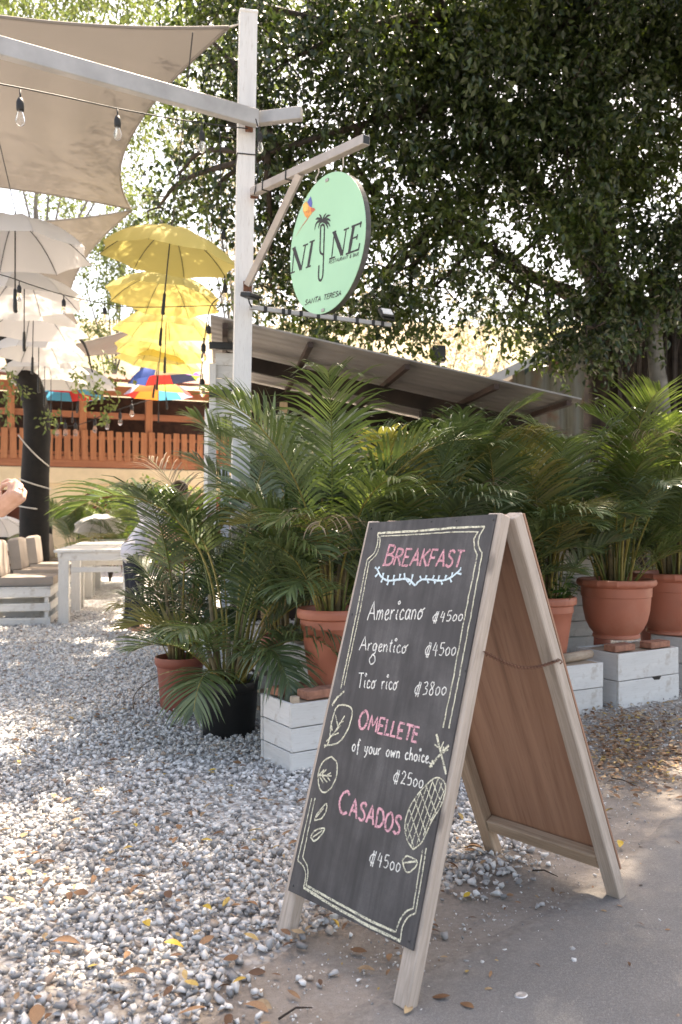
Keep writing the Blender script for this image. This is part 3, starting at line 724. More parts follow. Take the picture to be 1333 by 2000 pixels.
    # the rest of the crown above and towards the camera, out of the frame, placed and thinned for shade and sun patches
    rr = random.Random(11)
    for x, y, z, r, k in ((1.6, 6.9, 7.8, 1.1, .75), (.6, 7.6, 7.9, 1.0, .10), (2.4, 6.6, 8.0, 1.4, .8), (3.8, 7.0, 8.2, 1.5, .62), (2.4, 8.6, 8.8, 1.4, .7), (.9, 8.8, 8.9, .9, .1), (3.2, 9.2, 9.4, 1.7, .2), (5.2, 9.0, 8.0, 1.8, .8), (5.4, 11.5, 8.5, 2.0, .8), (2.2, 5.2, 7.2, 1.2, .9), (3.6, 5.2, 7.4, 1.4, .9), (4.9, 6.2, 7.2, 1.4, .9), (1.0, 5.6, 7.3, 1.1, .7), (6.0, 7.6, 6.6, 1.4, .8), (2.5, 12.0, 9.0, 2.0, .7), (4.4, 4.2, 7.0, 1.3, .9), (2.9, 3.8, 6.9, 1.1, .9), (5.6, 8.4, 4.8, 1.2, .8), (1.6, 4.2, 7.0, 1.0, .8), (5.6, 4.6, 6.6, 1.4, .8)):
        lob.append(((x, y, z), (r, r, r * .75), k))
    rv = random.Random(77); vary = [((c, tuple(q * rv.uniform(.86, 1.04) for q in r), k * rv.uniform(.6, 1.25)), rv.random()) for c, r, k in lob]
    subs = []
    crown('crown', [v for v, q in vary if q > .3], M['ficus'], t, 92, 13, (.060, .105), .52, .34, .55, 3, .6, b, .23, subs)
    crown('crown', [v for v, q in vary if q <= .3], M['ficus_lit'], t, 92, 13, (.060, .105), .52, .34, .55, 4, .6, b, .23, subs)
    # thinner branches from the limbs out to the leaf clumps
    nodes = [Vector(v.co) for ch in t.children if ch.name.startswith(('limb', 'trunk')) for v in list(ch.data.vertices)[::9] if v.co.z > 2.2]; mb = MB()
    for c, sd in subs:
        c = Vector(c) - b; near = min(nodes, key=lambda q: (q - c).length); mid = near.lerp(c, .55) + Vector((rr.gauss(0, .12), rr.gauss(0, .12), .10))
        mb.tube(smooth_line([tuple(near), tuple(mid), tuple(c)], 4), [.035, .033, .031, .029, .027, .025, .022, .019, .016], 6)
        for q in sd:
            q = Vector(q) - b; mb.tube([c, c.lerp(q, .5) + Vector((rr.gauss(0, .05), rr.gauss(0, .05), .05)), q], [.014, .010, .005], 4)
    tag(mb.build('branches', M['bark'], t, smooth=True), kind='stuff')
    return t
big_ficus()

def light_tree(label, base, height, lobes, mat, trunk_mat, seed, size=(.07, .13), dens=26, name='tree', tr=.12, limbs=(), group=None, droop=.4):
    b = Vector(base); t = thing(name, label, 'tree', b, 0, group); rr = random.Random(seed)
    mb = MB(); limb(mb, [(0, 0, -.1), (rr.gauss(0, .1), rr.gauss(0, .1), height * .35), (rr.gauss(0, .25), rr.gauss(0, .2), height * .7), (rr.gauss(0, .3), 0, height)], tr, tr * .35)
    mb.build('trunk', trunk_mat, t, smooth=True)
    for (c, r, k) in lobes:
        c = Vector(c) - b; h = min(height * .75, max(.3 * height, c.z - 1.2)); mb = MB()
        limb(mb, [(0, 0, h * .8), (c * .5 + Vector((0, 0, h * .35))), c], tr * .35, tr * .1, 6); mb.build('limb', trunk_mat, t, smooth=True)
    crown('crown', lobes, mat, t, dens, 12, size, .5, .5, droop, seed, .7, b); return t
def LO(px, py, D, r, k=1.0): return (tuple(at(px, py, D)), (r, r, r * .8), k)
def FT(px, py, D, r, k=1.0): return LO(px, py, D * 1.5, r * 1.45, k)
light_tree('sunlit yellow green tree behind the shade sails at upper left', (-8.2, 23.5, 0), 13, [FT(40, 20, 15, 1.5, .5), FT(180, -20, 15, 1.4, .45), FT(330, 20, 15.5, 1.0, .45), FT(-60, -160, 15, 2.0, .4), FT(120, -230, 15.5, 2, .5), FT(300, 150, 16, .8, .4)], M['sunleaf'], M['bark_pale'], 21, (.10, .17), 22, group='sunlit trees behind the seating area')
light_tree('sunlit green tree between the white and yellow umbrellas', (-6.8, 25.5, 0), 9, [FT(205, 480, 17, .8), FT(230, 560, 16.5, .7), FT(250, 380, 17, .8, .7), FT(190, 640, 16.5, .5), FT(300, 420, 18, .9, .7), FT(130, 400, 18, 1.0, .6)], M['sunleaf'], M['bark_pale'], 22, (.10, .17), 22, group='sunlit trees behind the seating area')
light_tree('pale sunlit tree seen behind the white sign post', (-3.4, 27, 0), 10, [FT(420, 330, 18, 1.1, .5), FT(440, 500, 18, .9, .6), FT(500, 580, 18.5, .9, .6), FT(380, 240, 18, 1.0, .4), FT(560, 640, 18, .7, .6)], M['dryfol'], M['bark_pale'], 23, (.10, .17), 18, group='sunlit trees behind the seating area')
light_tree('dry pale tree on the slope behind the fig tree gap', (3.0, 27, 0), 5, [LO(900, 640, 27, 1.5, .4), LO(950, 700, 26, 1.0, .5), LO(860, 690, 27, 1.0, .5)], M['dryfol'], M['bark_pale'], 24, (.09, .16), 20)
light_tree('broad dry tree on the hillside behind the sign', (-1.0, 31, 1.5), 8, [LO(600, 560, 31, 2.0, .4), LO(700, 600, 31, 2, .4), LO(520, 480, 31, 1.8, .35), LO(820, 500, 32, 2, .3)], M['dryfol'], M['bark_pale'], 25, (.10, .18), 16)
light_tree('scraggly green bush tree on the hill behind the gap', (6.0, 34, 3.0), 5, [LO(930, 600, 34, 1.4, .45), LO(1000, 560, 34, 1.5, .4), LO(1080, 640, 34, 1.5, .4)], M['sunleaf'], M['bark_pale'], 26, (.10, .18), 16)

# near dark trunk wrapped with cables, leafy sprigs hanging from a branch
def dark_trunk():
    b = Vector((at(66, 1100, 13).x, 13.0, 0)); t = thing('dark_tree', 'black barked tree trunk wrapped with cable beside the benches', 'tree', b)
    mb = MB(); limb(mb, [(0, 0, -.1), (.01, 0, 1.2), (.04, 0, 2.4), (-.02, 0, 3.1), (-.5, 0, 4.2), (-1.3, .2, 6.5)], .235, .16, 14, .03); mb.build('trunk', M['bark_dark'], t, smooth=True)
    mb = MB(); limb(mb, [(0, 0, 3.5), (.5, -.3, 3.95), (1.0, -.8, 3.7), (1.25, -1.2, 3.2)], .05, .012, 6); mb.build('limb', M['bark_dark'], t, smooth=True)
    lob = [LO(200, 755, 11.7, .20, 1.2), LO(165, 720, 11.9, .18, 1.2), LO(210, 705, 11.9, .16), LO(225, 785, 11.7, .12), LO(10, 740, 12, .20, 1.2), LO(100, 805, 12.6, .16), LO(-20, 790, 12, .2), ((-4.4, 12.2, 8.2), (2.2, 2.0, 1.3), .65), ((-2.9, 11.0, 8.6), (1.7, 1.7, 1.1), .65), ((-5.6, 10.0, 8.2), (2.0, 2.0, 1.2), .65), ((-3.6, 9.2, 8.8), (1.5, 1.5, 1.0), .65), ((-6.4, 13.0, 7.6), (2, 2, 1.3), .65), ((-3.6, 14.4, 8.0), (2, 2, 1.2), .65), ((-1.3, 12.8, 9.2), (1.6, 1.6, 1.0), .65), ((-2.0, 15.5, 9.4), (1.8, 1.8, 1.0), .65)]  # high lobes added overhead to shade and dapple the sails and umbrellas
    crown('crown', lob, M['sunleaf'], t, 60, 10, (.06, .10), .5, .3, .7, 31, .7, b)
    for (a, c) in (((38, 850), (92, 910)), ((40, 935), (96, 955)), ((36, 988), (76, 994))):
        p, q = at(a[0], a[1], 12.85), at(c[0], c[1], 12.85); r_ = .245; pts = []
        for k in range(9):
            s = k / 8; x = p.x + (q.x - p.x) * s; dx = x - b.x
            pts.append((dx, -math.sqrt(max(.0, r_ ** 2 - min(dx * dx, r_ ** 2 * .95))), p.z + (q.z - p.z) * s))
        mb = MB(); mb.tube(pts, .010, 5); mb.build('cable', M['rope'], t, smooth=True)
dark_trunk()

# ------------------------------------------------------------------ palms
def frond_mesh(rng, L, th0, droop, az, leaf_mat, stalk_mat, nleaf=34, leafL=.34, bare=.3, twist=0.0, wleaf=.020, base=(0, 0, 0), dry=False, hang=.5, vee=.35):
    """one arching pinnate frond from base; th0 tilt from vertical, az heading"""
    n = 22; pts = []; p = Vector(base); seg = L / n; side_drift = rng.gauss(0, .12)
    for i in range(n + 1):
        t = i / n; pts.append(p.copy())
        th = th0 + droop * t ** 1.7; a = az + side_drift * t
        p = p + Vector((math.sin(th) * math.cos(a), math.sin(th) * math.sin(a), math.cos(th))) * seg
    mb = MB(); mb.cur = 1
    mb.tube(pts, [max(.0018, .0075 * (1 - t / n) ** .7 * (L / 1.3) ** .5) for t in range(n + 1)], 5, False); mb.cur = 0
    for i in range(nleaf):
        t = bare + (1 - bare) * (i + .5) / nleaf; k = min(n - 1, int(t * n)); u = t * n - k
        P0 = pts[k].lerp(pts[k + 1], u); T = (pts[k + 1] - pts[k]).normalized()
        S = T.cross(Vector((0, 0, 1)))
        S = S.normalized() if S.length > .05 else Vector((math.sin(az), -math.cos(az), 0))
        U = S.cross(T).normalized()
        if U.z < 0: U = -U
        prof = math.sin(math.pi * (.16 + .80 * (t - bare) / (1 - bare))) ** .7
        for sd in (-1, 1):
            ll = leafL * prof * rng.uniform(.85, 1.1)
            if dry and rng.random() < .35: continue
            fw = .46 + .62 * (t - bare) / (1 - bare) + rng.gauss(0, .035)
            d = (S * sd * math.cos(fw) + T * math.sin(fw) + U * (vee + rng.gauss(0, .05))).normalized()
            g = Vector((0, 0, -1)); q = P0.copy(); w0 = wleaf * rng.uniform(.8, 1.15); vs = []; m = 5
            hg = hang * rng.uniform(.6, 1.5) * (2.2 if dry else 1)
            wd = (T - d * T.dot(d)).normalized()
            tw = rng.gauss(0, .14)
            wd = (wd * math.cos(tw) + d.cross(wd) * math.sin(tw)).normalized()
            for j in range(m + 1):
                s = j / m; w = w0 * (math.sin(math.pi * min(1, .18 + .82 * s)) ** .75 if s < 1 else .02) * .5
                if dry: w *= .45
                vs += [q + wd * w, q - wd * w]
                dd = (d + g * hg * s * s * 1.3).normalized(); q = q + dd * (ll / m)
            mb.add(vs, [(2 * j, 2 * j + 1, 2 * j + 3, 2 * j + 2) for j in range(m)])
    return mb
def palm_fronds(t, z0, specs, seed, leaf='palm', scale=1.0, dryn=2, spread=.06):
    """specs: list of (azimuth deg, tilt deg, length, droop)"""
    rng = random.Random(seed)
    for i, (az, th, L, dr) in enumerate(specs):
        a = R(az); b = (math.cos(a) * spread * rng.uniform(.3, 1.3), math.sin(a) * spread * rng.uniform(.3, 1.3), z0)
        dry = i >= len(specs) - dryn
        lm = 'palm_dry' if dry else (leaf if th > 50 or rng.random() < .62 else rng.choice(['palm_b', 'palm', 'palm_y', 'palm_b', 'palm_old']))
        mb = frond_mesh(rng, L * scale, R(th), R(dr), a, None, None, int(19 + 14 * L), .22 + .10 * L, min(.52, .20 + .17 * L) + rng.uniform(-.04, .04), 0, .0112 + .0028 * L, b, dry, rng.uniform(.35, 1.3), rng.uniform(.05, .4))
        mb.build('frond', [M[lm], M['rachis'] if rng.random() < .6 else M['rachis_g']], t, smooth=False)
    # canes at the base
    for k in range(8):
        a = rng.uniform(0, 6.28); r_ = rng.uniform(.0, spread * 1.1); h = rng.uniform(.18, .5) * scale
        mb = MB(); mb.tube([(r_ * math.cos(a), r_ * math.sin(a), z0 - .03), (r_ * 1.2 * math.cos(a), r_ * 1.2 * math.sin(a), z0 + h * .5), (r_ * 1.7 * math.cos(a), r_ * 1.7 * math.sin(a), z0 + h)], [.018, .014, .009], 7)
        mb.build('cane', M['cane'], t, smooth=True)
def specs3(n, seed, H=1.0, az=None):
    """a clump: tall upright fronds inside, arching ones around, short spreading ones outside"""
    rr = random.Random(seed); out = []
    for i in range(n):
        a = (i * 137.5 + rr.uniform(-25, 25)) % 360; q = (i % 7)
        if q < 2: out.append((a, rr.uniform(1, 9), rr.uniform(1.5, 1.95) * H, rr.uniform(55, 95)))
        elif q < 5: out.append((a, rr.uniform(6, 18), rr.uniform(1.05, 1.5) * H, rr.uniform(70, 120)))
        else: out.append((a, rr.uniform(18, 42), rr.uniform(.65, 1.0) * H, rr.uniform(65, 105)))
    return out
def rand_specs(n, seed, L=(1.0, 1.5), tilt=(6, 40), droop=(40, 95), az=None):
    rr = random.Random(seed); out = []
    for i in range(n):
        a = (i * 137.5 + rr.uniform(-25, 25)) % 360 if az is None else rr.uniform(*az)
        th = rr.uniform(*tilt); out.append((a, th, rr.uniform(*L), rr.uniform(*droop) * (.65 + th / 70)))
    return out
POTS = {
    'tall': [(.58, 0), (.62, .02), (.60, .05), (.66, .10), (.80, .55), (.86, .74), (.90, .76), (.90, .86), (.99, .885), (1.0, .94), (.985, .985), (.95, 1.0), (.88, .985), (.84, .93), (.80, .88)],
    'bowl': [(.56, 0), (.60, .015), (.60, .055), (.57, .075), (.68, .16), (.78, .30), (.84, .48), (.865, .66), (.87, .70), (.89, .71), (.90, .86), (.985, .90), (1.0, .94), (.985, .985), (.94, 1.0), (.87, .985), (.83, .93), (.80, .88)],
    'plain': [(.74, 0), (.76, .02), (.88, .70), (.905, .82), (.955, .84), (.985, .88), (1.0, .95), (.985, .995), (.95, 1.0), (.91, .985), (.885, .93), (.87, .88)],
    'nursery': [(.78, 0), (.80, .02), (.91, .80), (.925, .82), (.985, .83), (1.0, .85), (1.0, .985), (.985, 1.0), (.955, 1.0), (.93, .97), (.91, .88)]}
def potted(label, loc, r, h, style, mat, specs, seed, leaf='palm', scallop=False, dryn=2, spread=.06, rotz=0, fill=.88, group='potted palms along the border', ground=True):
    t = thing('potted_palm', label, 'potted palm', loc, rotz, group)
    prof = [(a * r, b * h) for a, b in POTS[style]]; n = 64 if scallop else 40
    nr = len(prof)
    mb = MB(); mb.lathe(prof, n, None, (lambda i, a: 1 + (.018 * math.sin(26 * a) if i >= nr - 7 and i <= nr - 4 else 0)) if scallop else None)
    mb.build('pot', M[mat], t, auto=True)
    mb = MB(); rs = prof[-1][0]; vs = [(0, 0, h * fill + .01)]; rr = random.Random(seed)
    for ring in (.35, .7, 1.0):
        for k in range(20): a = 2 * math.pi * k / 20; vs.append((ring * rs * math.cos(a), ring * rs * math.sin(a), h * fill + rr.uniform(-.006, .012)))
    fs = [(0, 1 + k, 1 + (k + 1) % 20) for k in range(20)]
    for g in (0, 1): fs += [(1 + g * 20 + k, 21 + g * 20 + k, 21 + g * 20 + (k + 1) % 20, 1 + g * 20 + (k + 1) % 20) for k in range(20)]
    mb.add(vs, fs); mb.build('soil', M['potting'], t)
    palm_fronds(t, h * fill, specs, seed, leaf, 1.0, dryn, spread); return t

# ------------------------------------------------------------------ crates and bricks
def crate(label, loc, rotz, size, boards=3, gap=.006, open_top=False, top='raw', slot=False, group='white wooden crates under the palms', posts_out=0.0, posts=True, seed=1):
    """white plank crate: each board, corner post and top slat is a piece of its own"""
    lx, ly, h = size; t = thing('crate', label, 'crate', loc, rotz, group); th = .016; bh = (h - gap * (boards - 1)) / boards; rr = random.Random(seed)
    mx = MB().box((0, 0, 0), (lx, th, bh), None, .002).mesh('board', M['white_x']); my = MB().box((0, 0, 0), (th, ly - 2 * th - .004, bh), None, .002).mesh('board', M['white_y'])
    ms = None
    if slot:
        mb = MB(); a = lx * .30
        mb.box((-lx / 2 + (lx - a) / 2 * .5 + lx * .13, 0, 0), (lx / 2 - a / 2 + lx * .26, th, bh), None, .002)
        ms = mb.mesh('board', M['white_x'])
    for k in range(boards):
        z = bh / 2 + k * (bh + gap)
        for s in (-1, 1):
            link('board', mx, t, (rr.uniform(-.002, .002), s * (ly / 2 - th / 2 + rr.uniform(0, .002)), z), (rr.gauss(0, .006), 0, rr.gauss(0, .002)))
            link('board', my, t, (s * (lx / 2 - th / 2 - .004), 0, z), (0, rr.gauss(0, .006), 0))
    if posts:
        pm = MB().box((0, 0, 0), (.034, .034, h + posts_out - .004), None, .003).mesh('corner_post', M['raw'])
        for sx in (-1, 1):
            for sy in (-1, 1): link('corner_post', pm, t, (sx * (lx / 2 - th - .022), sy * (ly / 2 - th - .018), (h + posts_out) / 2 - .002 + .002))
    if slot:
        mb = MB(); zc = bh + gap * .5 + (bh + gap) * (boards // 2 - 1 if boards > 2 else 0); a = .045
        mb.add([(-a, 0, 0), (a, 0, 0), (a * .55, 0, -.022), (-a * .5, 0, -.020), (-a, .004, 0), (a, .004, 0), (a * .55, .004, -.022), (-a * .5, .004, -.020)], [(0, 1, 2, 3), (7, 6, 5, 4), (0, 4, 5, 1), (1, 5, 6, 2), (2, 6, 7, 3), (3, 7, 4, 0)])
        o = mb.build('hand_hole_shade', M['black'], t); o.location = (lx * .12, -ly / 2 - .003, bh + (bh + gap) * (boards - 2) + .004)  # black plate painted for the shade inside the hole
    if not open_top:
        n = 4; w = (ly - 2 * th - .01) / n; tm = MB().box((0, 0, 0), (lx - 2 * th - .01 - (.075 if posts_out else 0), w - .006, .014), None, .003).mesh('top_slat', M[top])
        for k in range(n): link('top_slat', tm, t, (0, -ly / 2 + th + .005 + w * (k + .5), h + rr.uniform(-.004, .003) - .008), (rr.gauss(0, .01), 0, rr.gauss(0, .008)))
    return t
def brick(label, loc, rotz):
    mb = MB().box((0, 0, .02), (.19, .09, .04), None, .004); o = mb.build('brick', M['brick']); o.location = loc; o.rotation_euler = (0, 0, rotz)
    return tag(o, label, 'brick', 'bricks on the crates')

# ------------------------------------------------------------------ hand lettering (stroke letters, cap height 1)
GL = {}
def G(ch, w, *strokes):
    GL[ch] = (w, [(s[0] == 's', [tuple(map(float, q.split(','))) for q in s[1:].split()]) for s in strokes])
G('A', .72, 'l0,0 .34,1 .68,0', 'l.12,.36 .57,.36'); G('B', .6, 'l.05,0 .05,1', 's.0,1 .4,.97 .5,.78 .36,.56 .05,.52', 's.05,.52 .46,.48 .58,.25 .42,.03 -.05,0')
G('C', .66, 's.62,.86 .42,1 .12,.82 0,.48 .1,.14 .36,0 .62,.12'); G('D', .66, 'l.03,0 .03,1', 's.0,1 .4,.93 .62,.5 .4,.06 -.02,0'); G('E', .54, 'l.5,1 .02,1 .02,0 .52,0', 'l.02,.52 .42,.52')
G('F', .52, 'l.5,1 .03,1 .0,0', 'l.02,.52 .42,.52'); G('K', .6, 'l0,0 .03,1', 'l.55,1 .03,.46', 'l.12,.55 .58,0'); G('L', .48, 'l.03,1 0,0 .46,.02'); G('M', .78, 'l0,0 .08,1 .36,.34 .66,1 .76,0')
G('N', .66, 'l0,0 .03,1 .6,0 .62,1'); G('O', .7, 's.36,1 .08,.78 .02,.42 .16,.06 .4,.0 .62,.3 .64,.7 .44,.97 .3,1'); G('R', .6, 'l0,0 .03,1', 's.0,1 .42,.95 .5,.74 .34,.54 .03,.5', 'l.2,.52 .58,0')
G('S', .56, 's.52,.86 .32,1 .08,.88 .1,.66 .42,.46 .5,.2 .28,0 0,.12'); G('T', .62, 'l0,1 .66,1', 'l.33,1 .3,0'); G('U', .64, 's.02,1 .02,.3 .28,0 .56,.3 .6,1'); G('&', .66, 's.6,0 .2,.7 .3,1 .45,.8 .06,.3 .2,0 .45,.1 .6,.4')
G('a', .46, 's.38,.44 .2,.54 .03,.34 .08,.06 .26,.04 .38,.3', 's.4,.54 .37,.2 .46,.0'); G('c', .4, 's.36,.44 .2,.54 .04,.34 .1,.05 .3,.02 .4,.12'); G('e', .4, 's.05,.26 .3,.34 .3,.5 .16,.52 .04,.3 .1,.04 .28,.0 .4,.12')
G('f', .34, 's.36,.84 .24,.98 .16,.7 .14,-.25', 'l.0,.5 .3,.54'); G('g', .46, 's.38,.46 .2,.54 .04,.34 .1,.08 .28,.1 .38,.44', 's.38,.5 .34,-.12 .08,-.3 -.10,-.64 .14,-.96 .46,-.74 .38,-.38 .10,-.28'); G('h', .46, 'l.02,0 .08,1', 's.05,.3 .2,.52 .36,.42 .38,0')
G('i', .24, 's.1,.54 .08,.15 .18,.0', 's.12,.80 .04,.90 .12,1.0 .22,.92 .14,.80'); G('m', .62, 'l.02,.52 .02,0', 's.03,.3 .16,.52 .26,.4 .27,0', 's.28,.3 .42,.52 .52,.4 .55,0'); G('n', .44, 'l.03,.52 .02,0', 's.03,.3 .2,.52 .34,.4 .38,0')
G('o', .46, 's.22,.53 .04,.34 .06,.08 .22,.0 .38,.16 .38,.42 .2,.53'); G('q', .56, 's.22,.53 .04,.34 .06,.08 .22,.0 .38,.16 .38,.42 .2,.53 .3,.4 .56,.62'); G('r', .36, 'l.04,.52 .02,0', 's.03,.3 .16,.5 .32,.5'); G('t', .3, 's.14,.9 .1,.2 .24,0', 'l.0,.62 .30,.66')
G('u', .44, 's.03,.52 .04,.1 .2,.0 .36,.2 .37,.52', 'l.37,.5 .40,0'); G('w', .6, 's.02,.52 .1,.02 .28,.4 .4,.02 .56,.54'); G('y', .42, 's.03,.52 .08,.14 .24,.12', 's.36,.52 .26,-.1 .06,-.36')
G('0', .46, 's.2,.62 .03,.4 .06,.08 .22,.0 .38,.2 .36,.5 .18,.62'); G('2', .5, 's.04,.78 .22,1 .42,.82 .3,.44 .02,.0', 's.02,.02 .2,.08 .48,.0'); G('3', .5, 's.04,.9 .26,1 .4,.8 .2,.55 .42,.4 .36,.08 .04,.04'); G('4', .52, 'l.2,1 .02,.42 .46,.40', 'l.36,.82 .32,-.06')
G('5', .52, 'l.44,.98 .12,.98', 's.12,.98 .08,.56 .34,.58 .44,.3 .28,.02 .02,.08'); G('8', .48, 's.36,.86 .2,1 .06,.82 .2,.55 .38,.3 .3,.02 .1,.04 .04,.28 .24,.54 .38,.8 .3,.98'); G('#', .66, 's.56,.66 .32,.76 .06,.46 .16,.10 .52,.14', 'l.38,1.02 .22,-.14', 'l.56,1.0 .40,-.16'); G(' ', .42)
G('.', .2, 'l.02,.0 .08,.05')

class Strokes:
    """chalk or ink strokes laid as thin ribbons on a plane seen through the given pixels"""
    def __init__(s, P, N, origin, lift=.0012): s.P, s.N, s.o, s.lift, s.mb, s.k = Vector(P), Vector(N).normalized(), Vector(origin), lift, MB(), 0
    def pt(s, p): return ray_plane(p[0], p[1], s.P, s.N)
    def line(s, pts, w, smooth=False, jit=.0, taper=None):
        if smooth and len(pts) > 2: pts = [(p.x, p.y) for p in smooth_line(pts, 6)]
        else:
            q = []
            for a, b in zip(pts[:-1], pts[1:]):
                m = max(1, int(math.hypot(b[0] - a[0], b[1] - a[1]) / 9))
                q += [(a[0] + (b[0] - a[0]) * i / m, a[1] + (b[1] - a[1]) * i / m) for i in range(m)]
            pts = q + [pts[-1]]
        if jit: pts = [(x + random.gauss(0, jit), y + random.gauss(0, jit)) for x, y in pts]
        W = [s.pt(p) for p in pts]; n = len(W); vs = []; s.k += 1
        off = s.N * (s.lift + s.k * 1.5e-5) - s.o
        for i, p in enumerate(W):
            t = (W[min(i + 1, n - 1)] - W[max(i - 1, 0)])
            if t.length < 1e-7: t = Vector((1, 0, 0))
            sd = s.N.cross(t.normalized()); ww = w * p.y / FPX * .5 * random.uniform(.85, 1.15)
            if taper: ww *= taper(i / (n - 1))
            vs += [p + sd * ww + off, p - sd * ww + off]
        s.mb.add(vs, [(2 * i, 2 * i + 1, 2 * i + 3, 2 * i + 2) for i in range(n - 1)])
    def poly(s, pts):
        s.k += 1; off = s.N * (s.lift + s.k * 1.5e-5) - s.o
        s.mb.add([s.pt(p) + off for p in pts], [tuple(range(len(pts)))])
    def word(s, text, p0, p1, up, w, small=None, rise=None, jit=.25):
        """baseline from p0 to p1 (pixels), up = pixel vector of one cap height; small = scale of all but the first letter"""
        sc = [(1.0 if (small is None or i == 0) else small) for i in range(len(text))]
        tot = sum((GL[c][0] + .14) * k for c, k in zip(text, sc)) - .14; x = 0.0
        bx, by = (p1[0] - p0[0]) / tot, (p1[1] - p0[1]) / tot
        for c, k in zip(text, sc):
            for sm, st in GL[c][1]:
                s.line([(p0[0] + bx * (x + u * k) + up[0] * v * k, p0[1] + by * (x + u * k) + up[1] * v * k) for u, v in st], w, sm, jit)
            x += (GL[c][0] + .14) * k
    def build(s, name, mat, parent, label=None):
        o = s.mb.build(name, mat, parent)
        if label: o['label'] = label
        return o

# ------------------------------------------------------------------ sandwich board
def reframe(o, X, Z):
    X, Z = Vector(X).normalized(), Vector(Z); Y = Z.cross(X).normalized(); Z = X.cross(Y); m = Matrix((X, Y, Z)).transposed(); inv = m.inverted()
    for v in o.data.vertices: v.co = inv @ v.co
    o.matrix_local = m.to_4x4(); return o
def sandwich_board():
    A, B, C, Dd = onz(558, 1832), onz(790, 1970), onz(1206, 1752), onz(966, 1664)
    t_ = .385
    aR = B.lerp(C, t_); aR.z = 1.162; aL = A.lerp(Dd, t_); aL.z = 1.140
    o0 = (A + B + C + Dd) / 4; t = thing('sandwich_board', 'wooden sandwich board with chalked breakfast menu on its dark front', 'sandwich board', o0)
    u = (B - A).normalized(); back = ((C - B) + (Dd - A)).normalized()
    n = (B - A).cross((aR + aL) / 2 - A).normalized()
    if n.y > 0: n = -n
    lw, ld = .046, .040
    def leg(p, q, nn, mat, name='leg'):
        d = (q - p).normalized(); return timber(name, p + d * .004, q, lw, ld, nn, M[mat], t, .003, o0)
    leg(A, aL, n, 'leg_wood'); leg(B, aR, n, 'leg_wood')
    bR, bL = aR + back * .050, aL + back * .050
    nb = (Dd - C).cross((bR + bL) / 2 - C).normalized()
    if nb.y < 0: nb = -nb                         # outward, away from the camera
    leg(C, bR, nb, 'leg_wood'); leg(Dd, bL, nb, 'leg_in')
    # inner faces of the rear frame: bottom and top rails
    for s0, nm in ((.105, 'bottom_rail'), (.975, 'top_rail')):
        p, q = C.lerp(bR, s0), Dd.lerp(bL, s0); d = (q - p).normalized(); timber(nm, p + d * (lw / 2 + .002), q - d * (lw / 2 + .002), ld * .92, .045, (bR - C).normalized(), M['leg_in'], t, .003, o0)
    q = [C.lerp(bR, .075), Dd.lerp(bL, .075), Dd.lerp(bL, .995), C.lerp(bR, .995)]
    off = nb * (ld / 2 + .001); mb = MB(); vs = [p + off - o0 for p in q] + [p + off + nb * .006 - o0 for p in q]
    ux = (q[0] - q[1]).normalized() * (lw / 2)
    for i in (0, 3, 4, 7): vs[i] = vs[i] + ux
    for i in (1, 2, 5, 6): vs[i] = vs[i] - ux
    mb.add(vs, [(0, 1, 2, 3), (7, 6, 5, 4), (0, 4, 5, 1), (1, 5, 6, 2), (2, 6, 7, 3), (3, 7, 4, 0)]); reframe(mb.build('rear_panel', M['ply'], t), q[0] - q[1], q[3] - q[0])
    # dark front panel
    P0 = (A + B + aR + aL) / 4; Pf = P0 + n * (ld / 2 + .008)
    cor = [ray_plane(*p, Pf, n) for p in ((563, 1739), (806, 1857), (970, 1004), (722, 1021))]
    mb = MB(); vs = [p - o0 for p in cor] + [p - n * .0065 - o0 for p in cor]
    mb.add(vs, [(0, 1, 2, 3), (7, 6, 5, 4), (0, 4, 5, 1), (1, 5, 6, 2), (2, 6, 7, 3), (3, 7, 4, 0)])
    panel = reframe(mb.build('chalkboard', M['board'], t), cor[1] - cor[0], cor[2] - cor[1])
    # nail heads
    nm_ = MB(); nm_.lathe([(0.0, .0012), (.003, .001), (.0036, 0)][::-1], 10); me = nm_.mesh('nail', M['dark_metal'], True); qn = n.to_track_quat('Z', 'Y').to_euler()
    for px, py in ((725, 1032), (843, 1018), (892, 1016), (964, 1015), (688, 1200), (909, 1310), (640, 1450), (850, 1600), (573, 1730), (800, 1838)):
        link('nail', me, t, ray_plane(px, py, Pf, n) - o0, qn)
    c1 = lambda x, y: (680 + x / 4.1656, 990 + y / 4.1656); c2 = lambda x, y: (540 + x / 3.5079, 1350 + y / 3.5079)
    S = lambda: Strokes(Pf, n, o0)
    def word(text, p0, p1, top, w, mat, small=None, lab=None):
        s = S(); s.word(text, p0, p1, (top[0] - p0[0], top[1] - p0[1]), w, small); s.build('chalk_lettering', M[mat], panel)
    word('BREAKFAST', c1(292, 472), c1(915, 492), c1(335, 312), 4.6, 'ch_pink', .84)
    s = S(); s.word('BREAKFAST', (c1(296, 470)[0], c1(296, 470)[1]), c1(911, 489), (c1(339, 312)[0] - c1(296, 470)[0], c1(339, 312)[1] - c1(296, 470)[1]), 2.6, .84, jit=.7); s.build('chalk_lettering', M['ch_pink'], panel)
    word('Americanq', c1(158, 922), c1(612, 915), c1(186, 770), 2.5, 'ch_white')
    word('#4500', c1(685, 938), c1(935, 925), c1(700, 852), 2.1, 'ch_white')
    word('Argenticq', c1(95, 1165), c1(480, 1192), c1(116, 1052), 2.3, 'ch_white')
    word('#4500', c1(622, 1212), c1(878, 1208), c1(640, 1105), 2.1, 'ch_white')
    word('Ticq ricq', c1(78, 1470), c1(405, 1490), c1(92, 1352), 2.3, 'ch_white')
    word('#3800', c1(538, 1532), c1(800, 1530), c1(556, 1425), 2.1, 'ch_white')
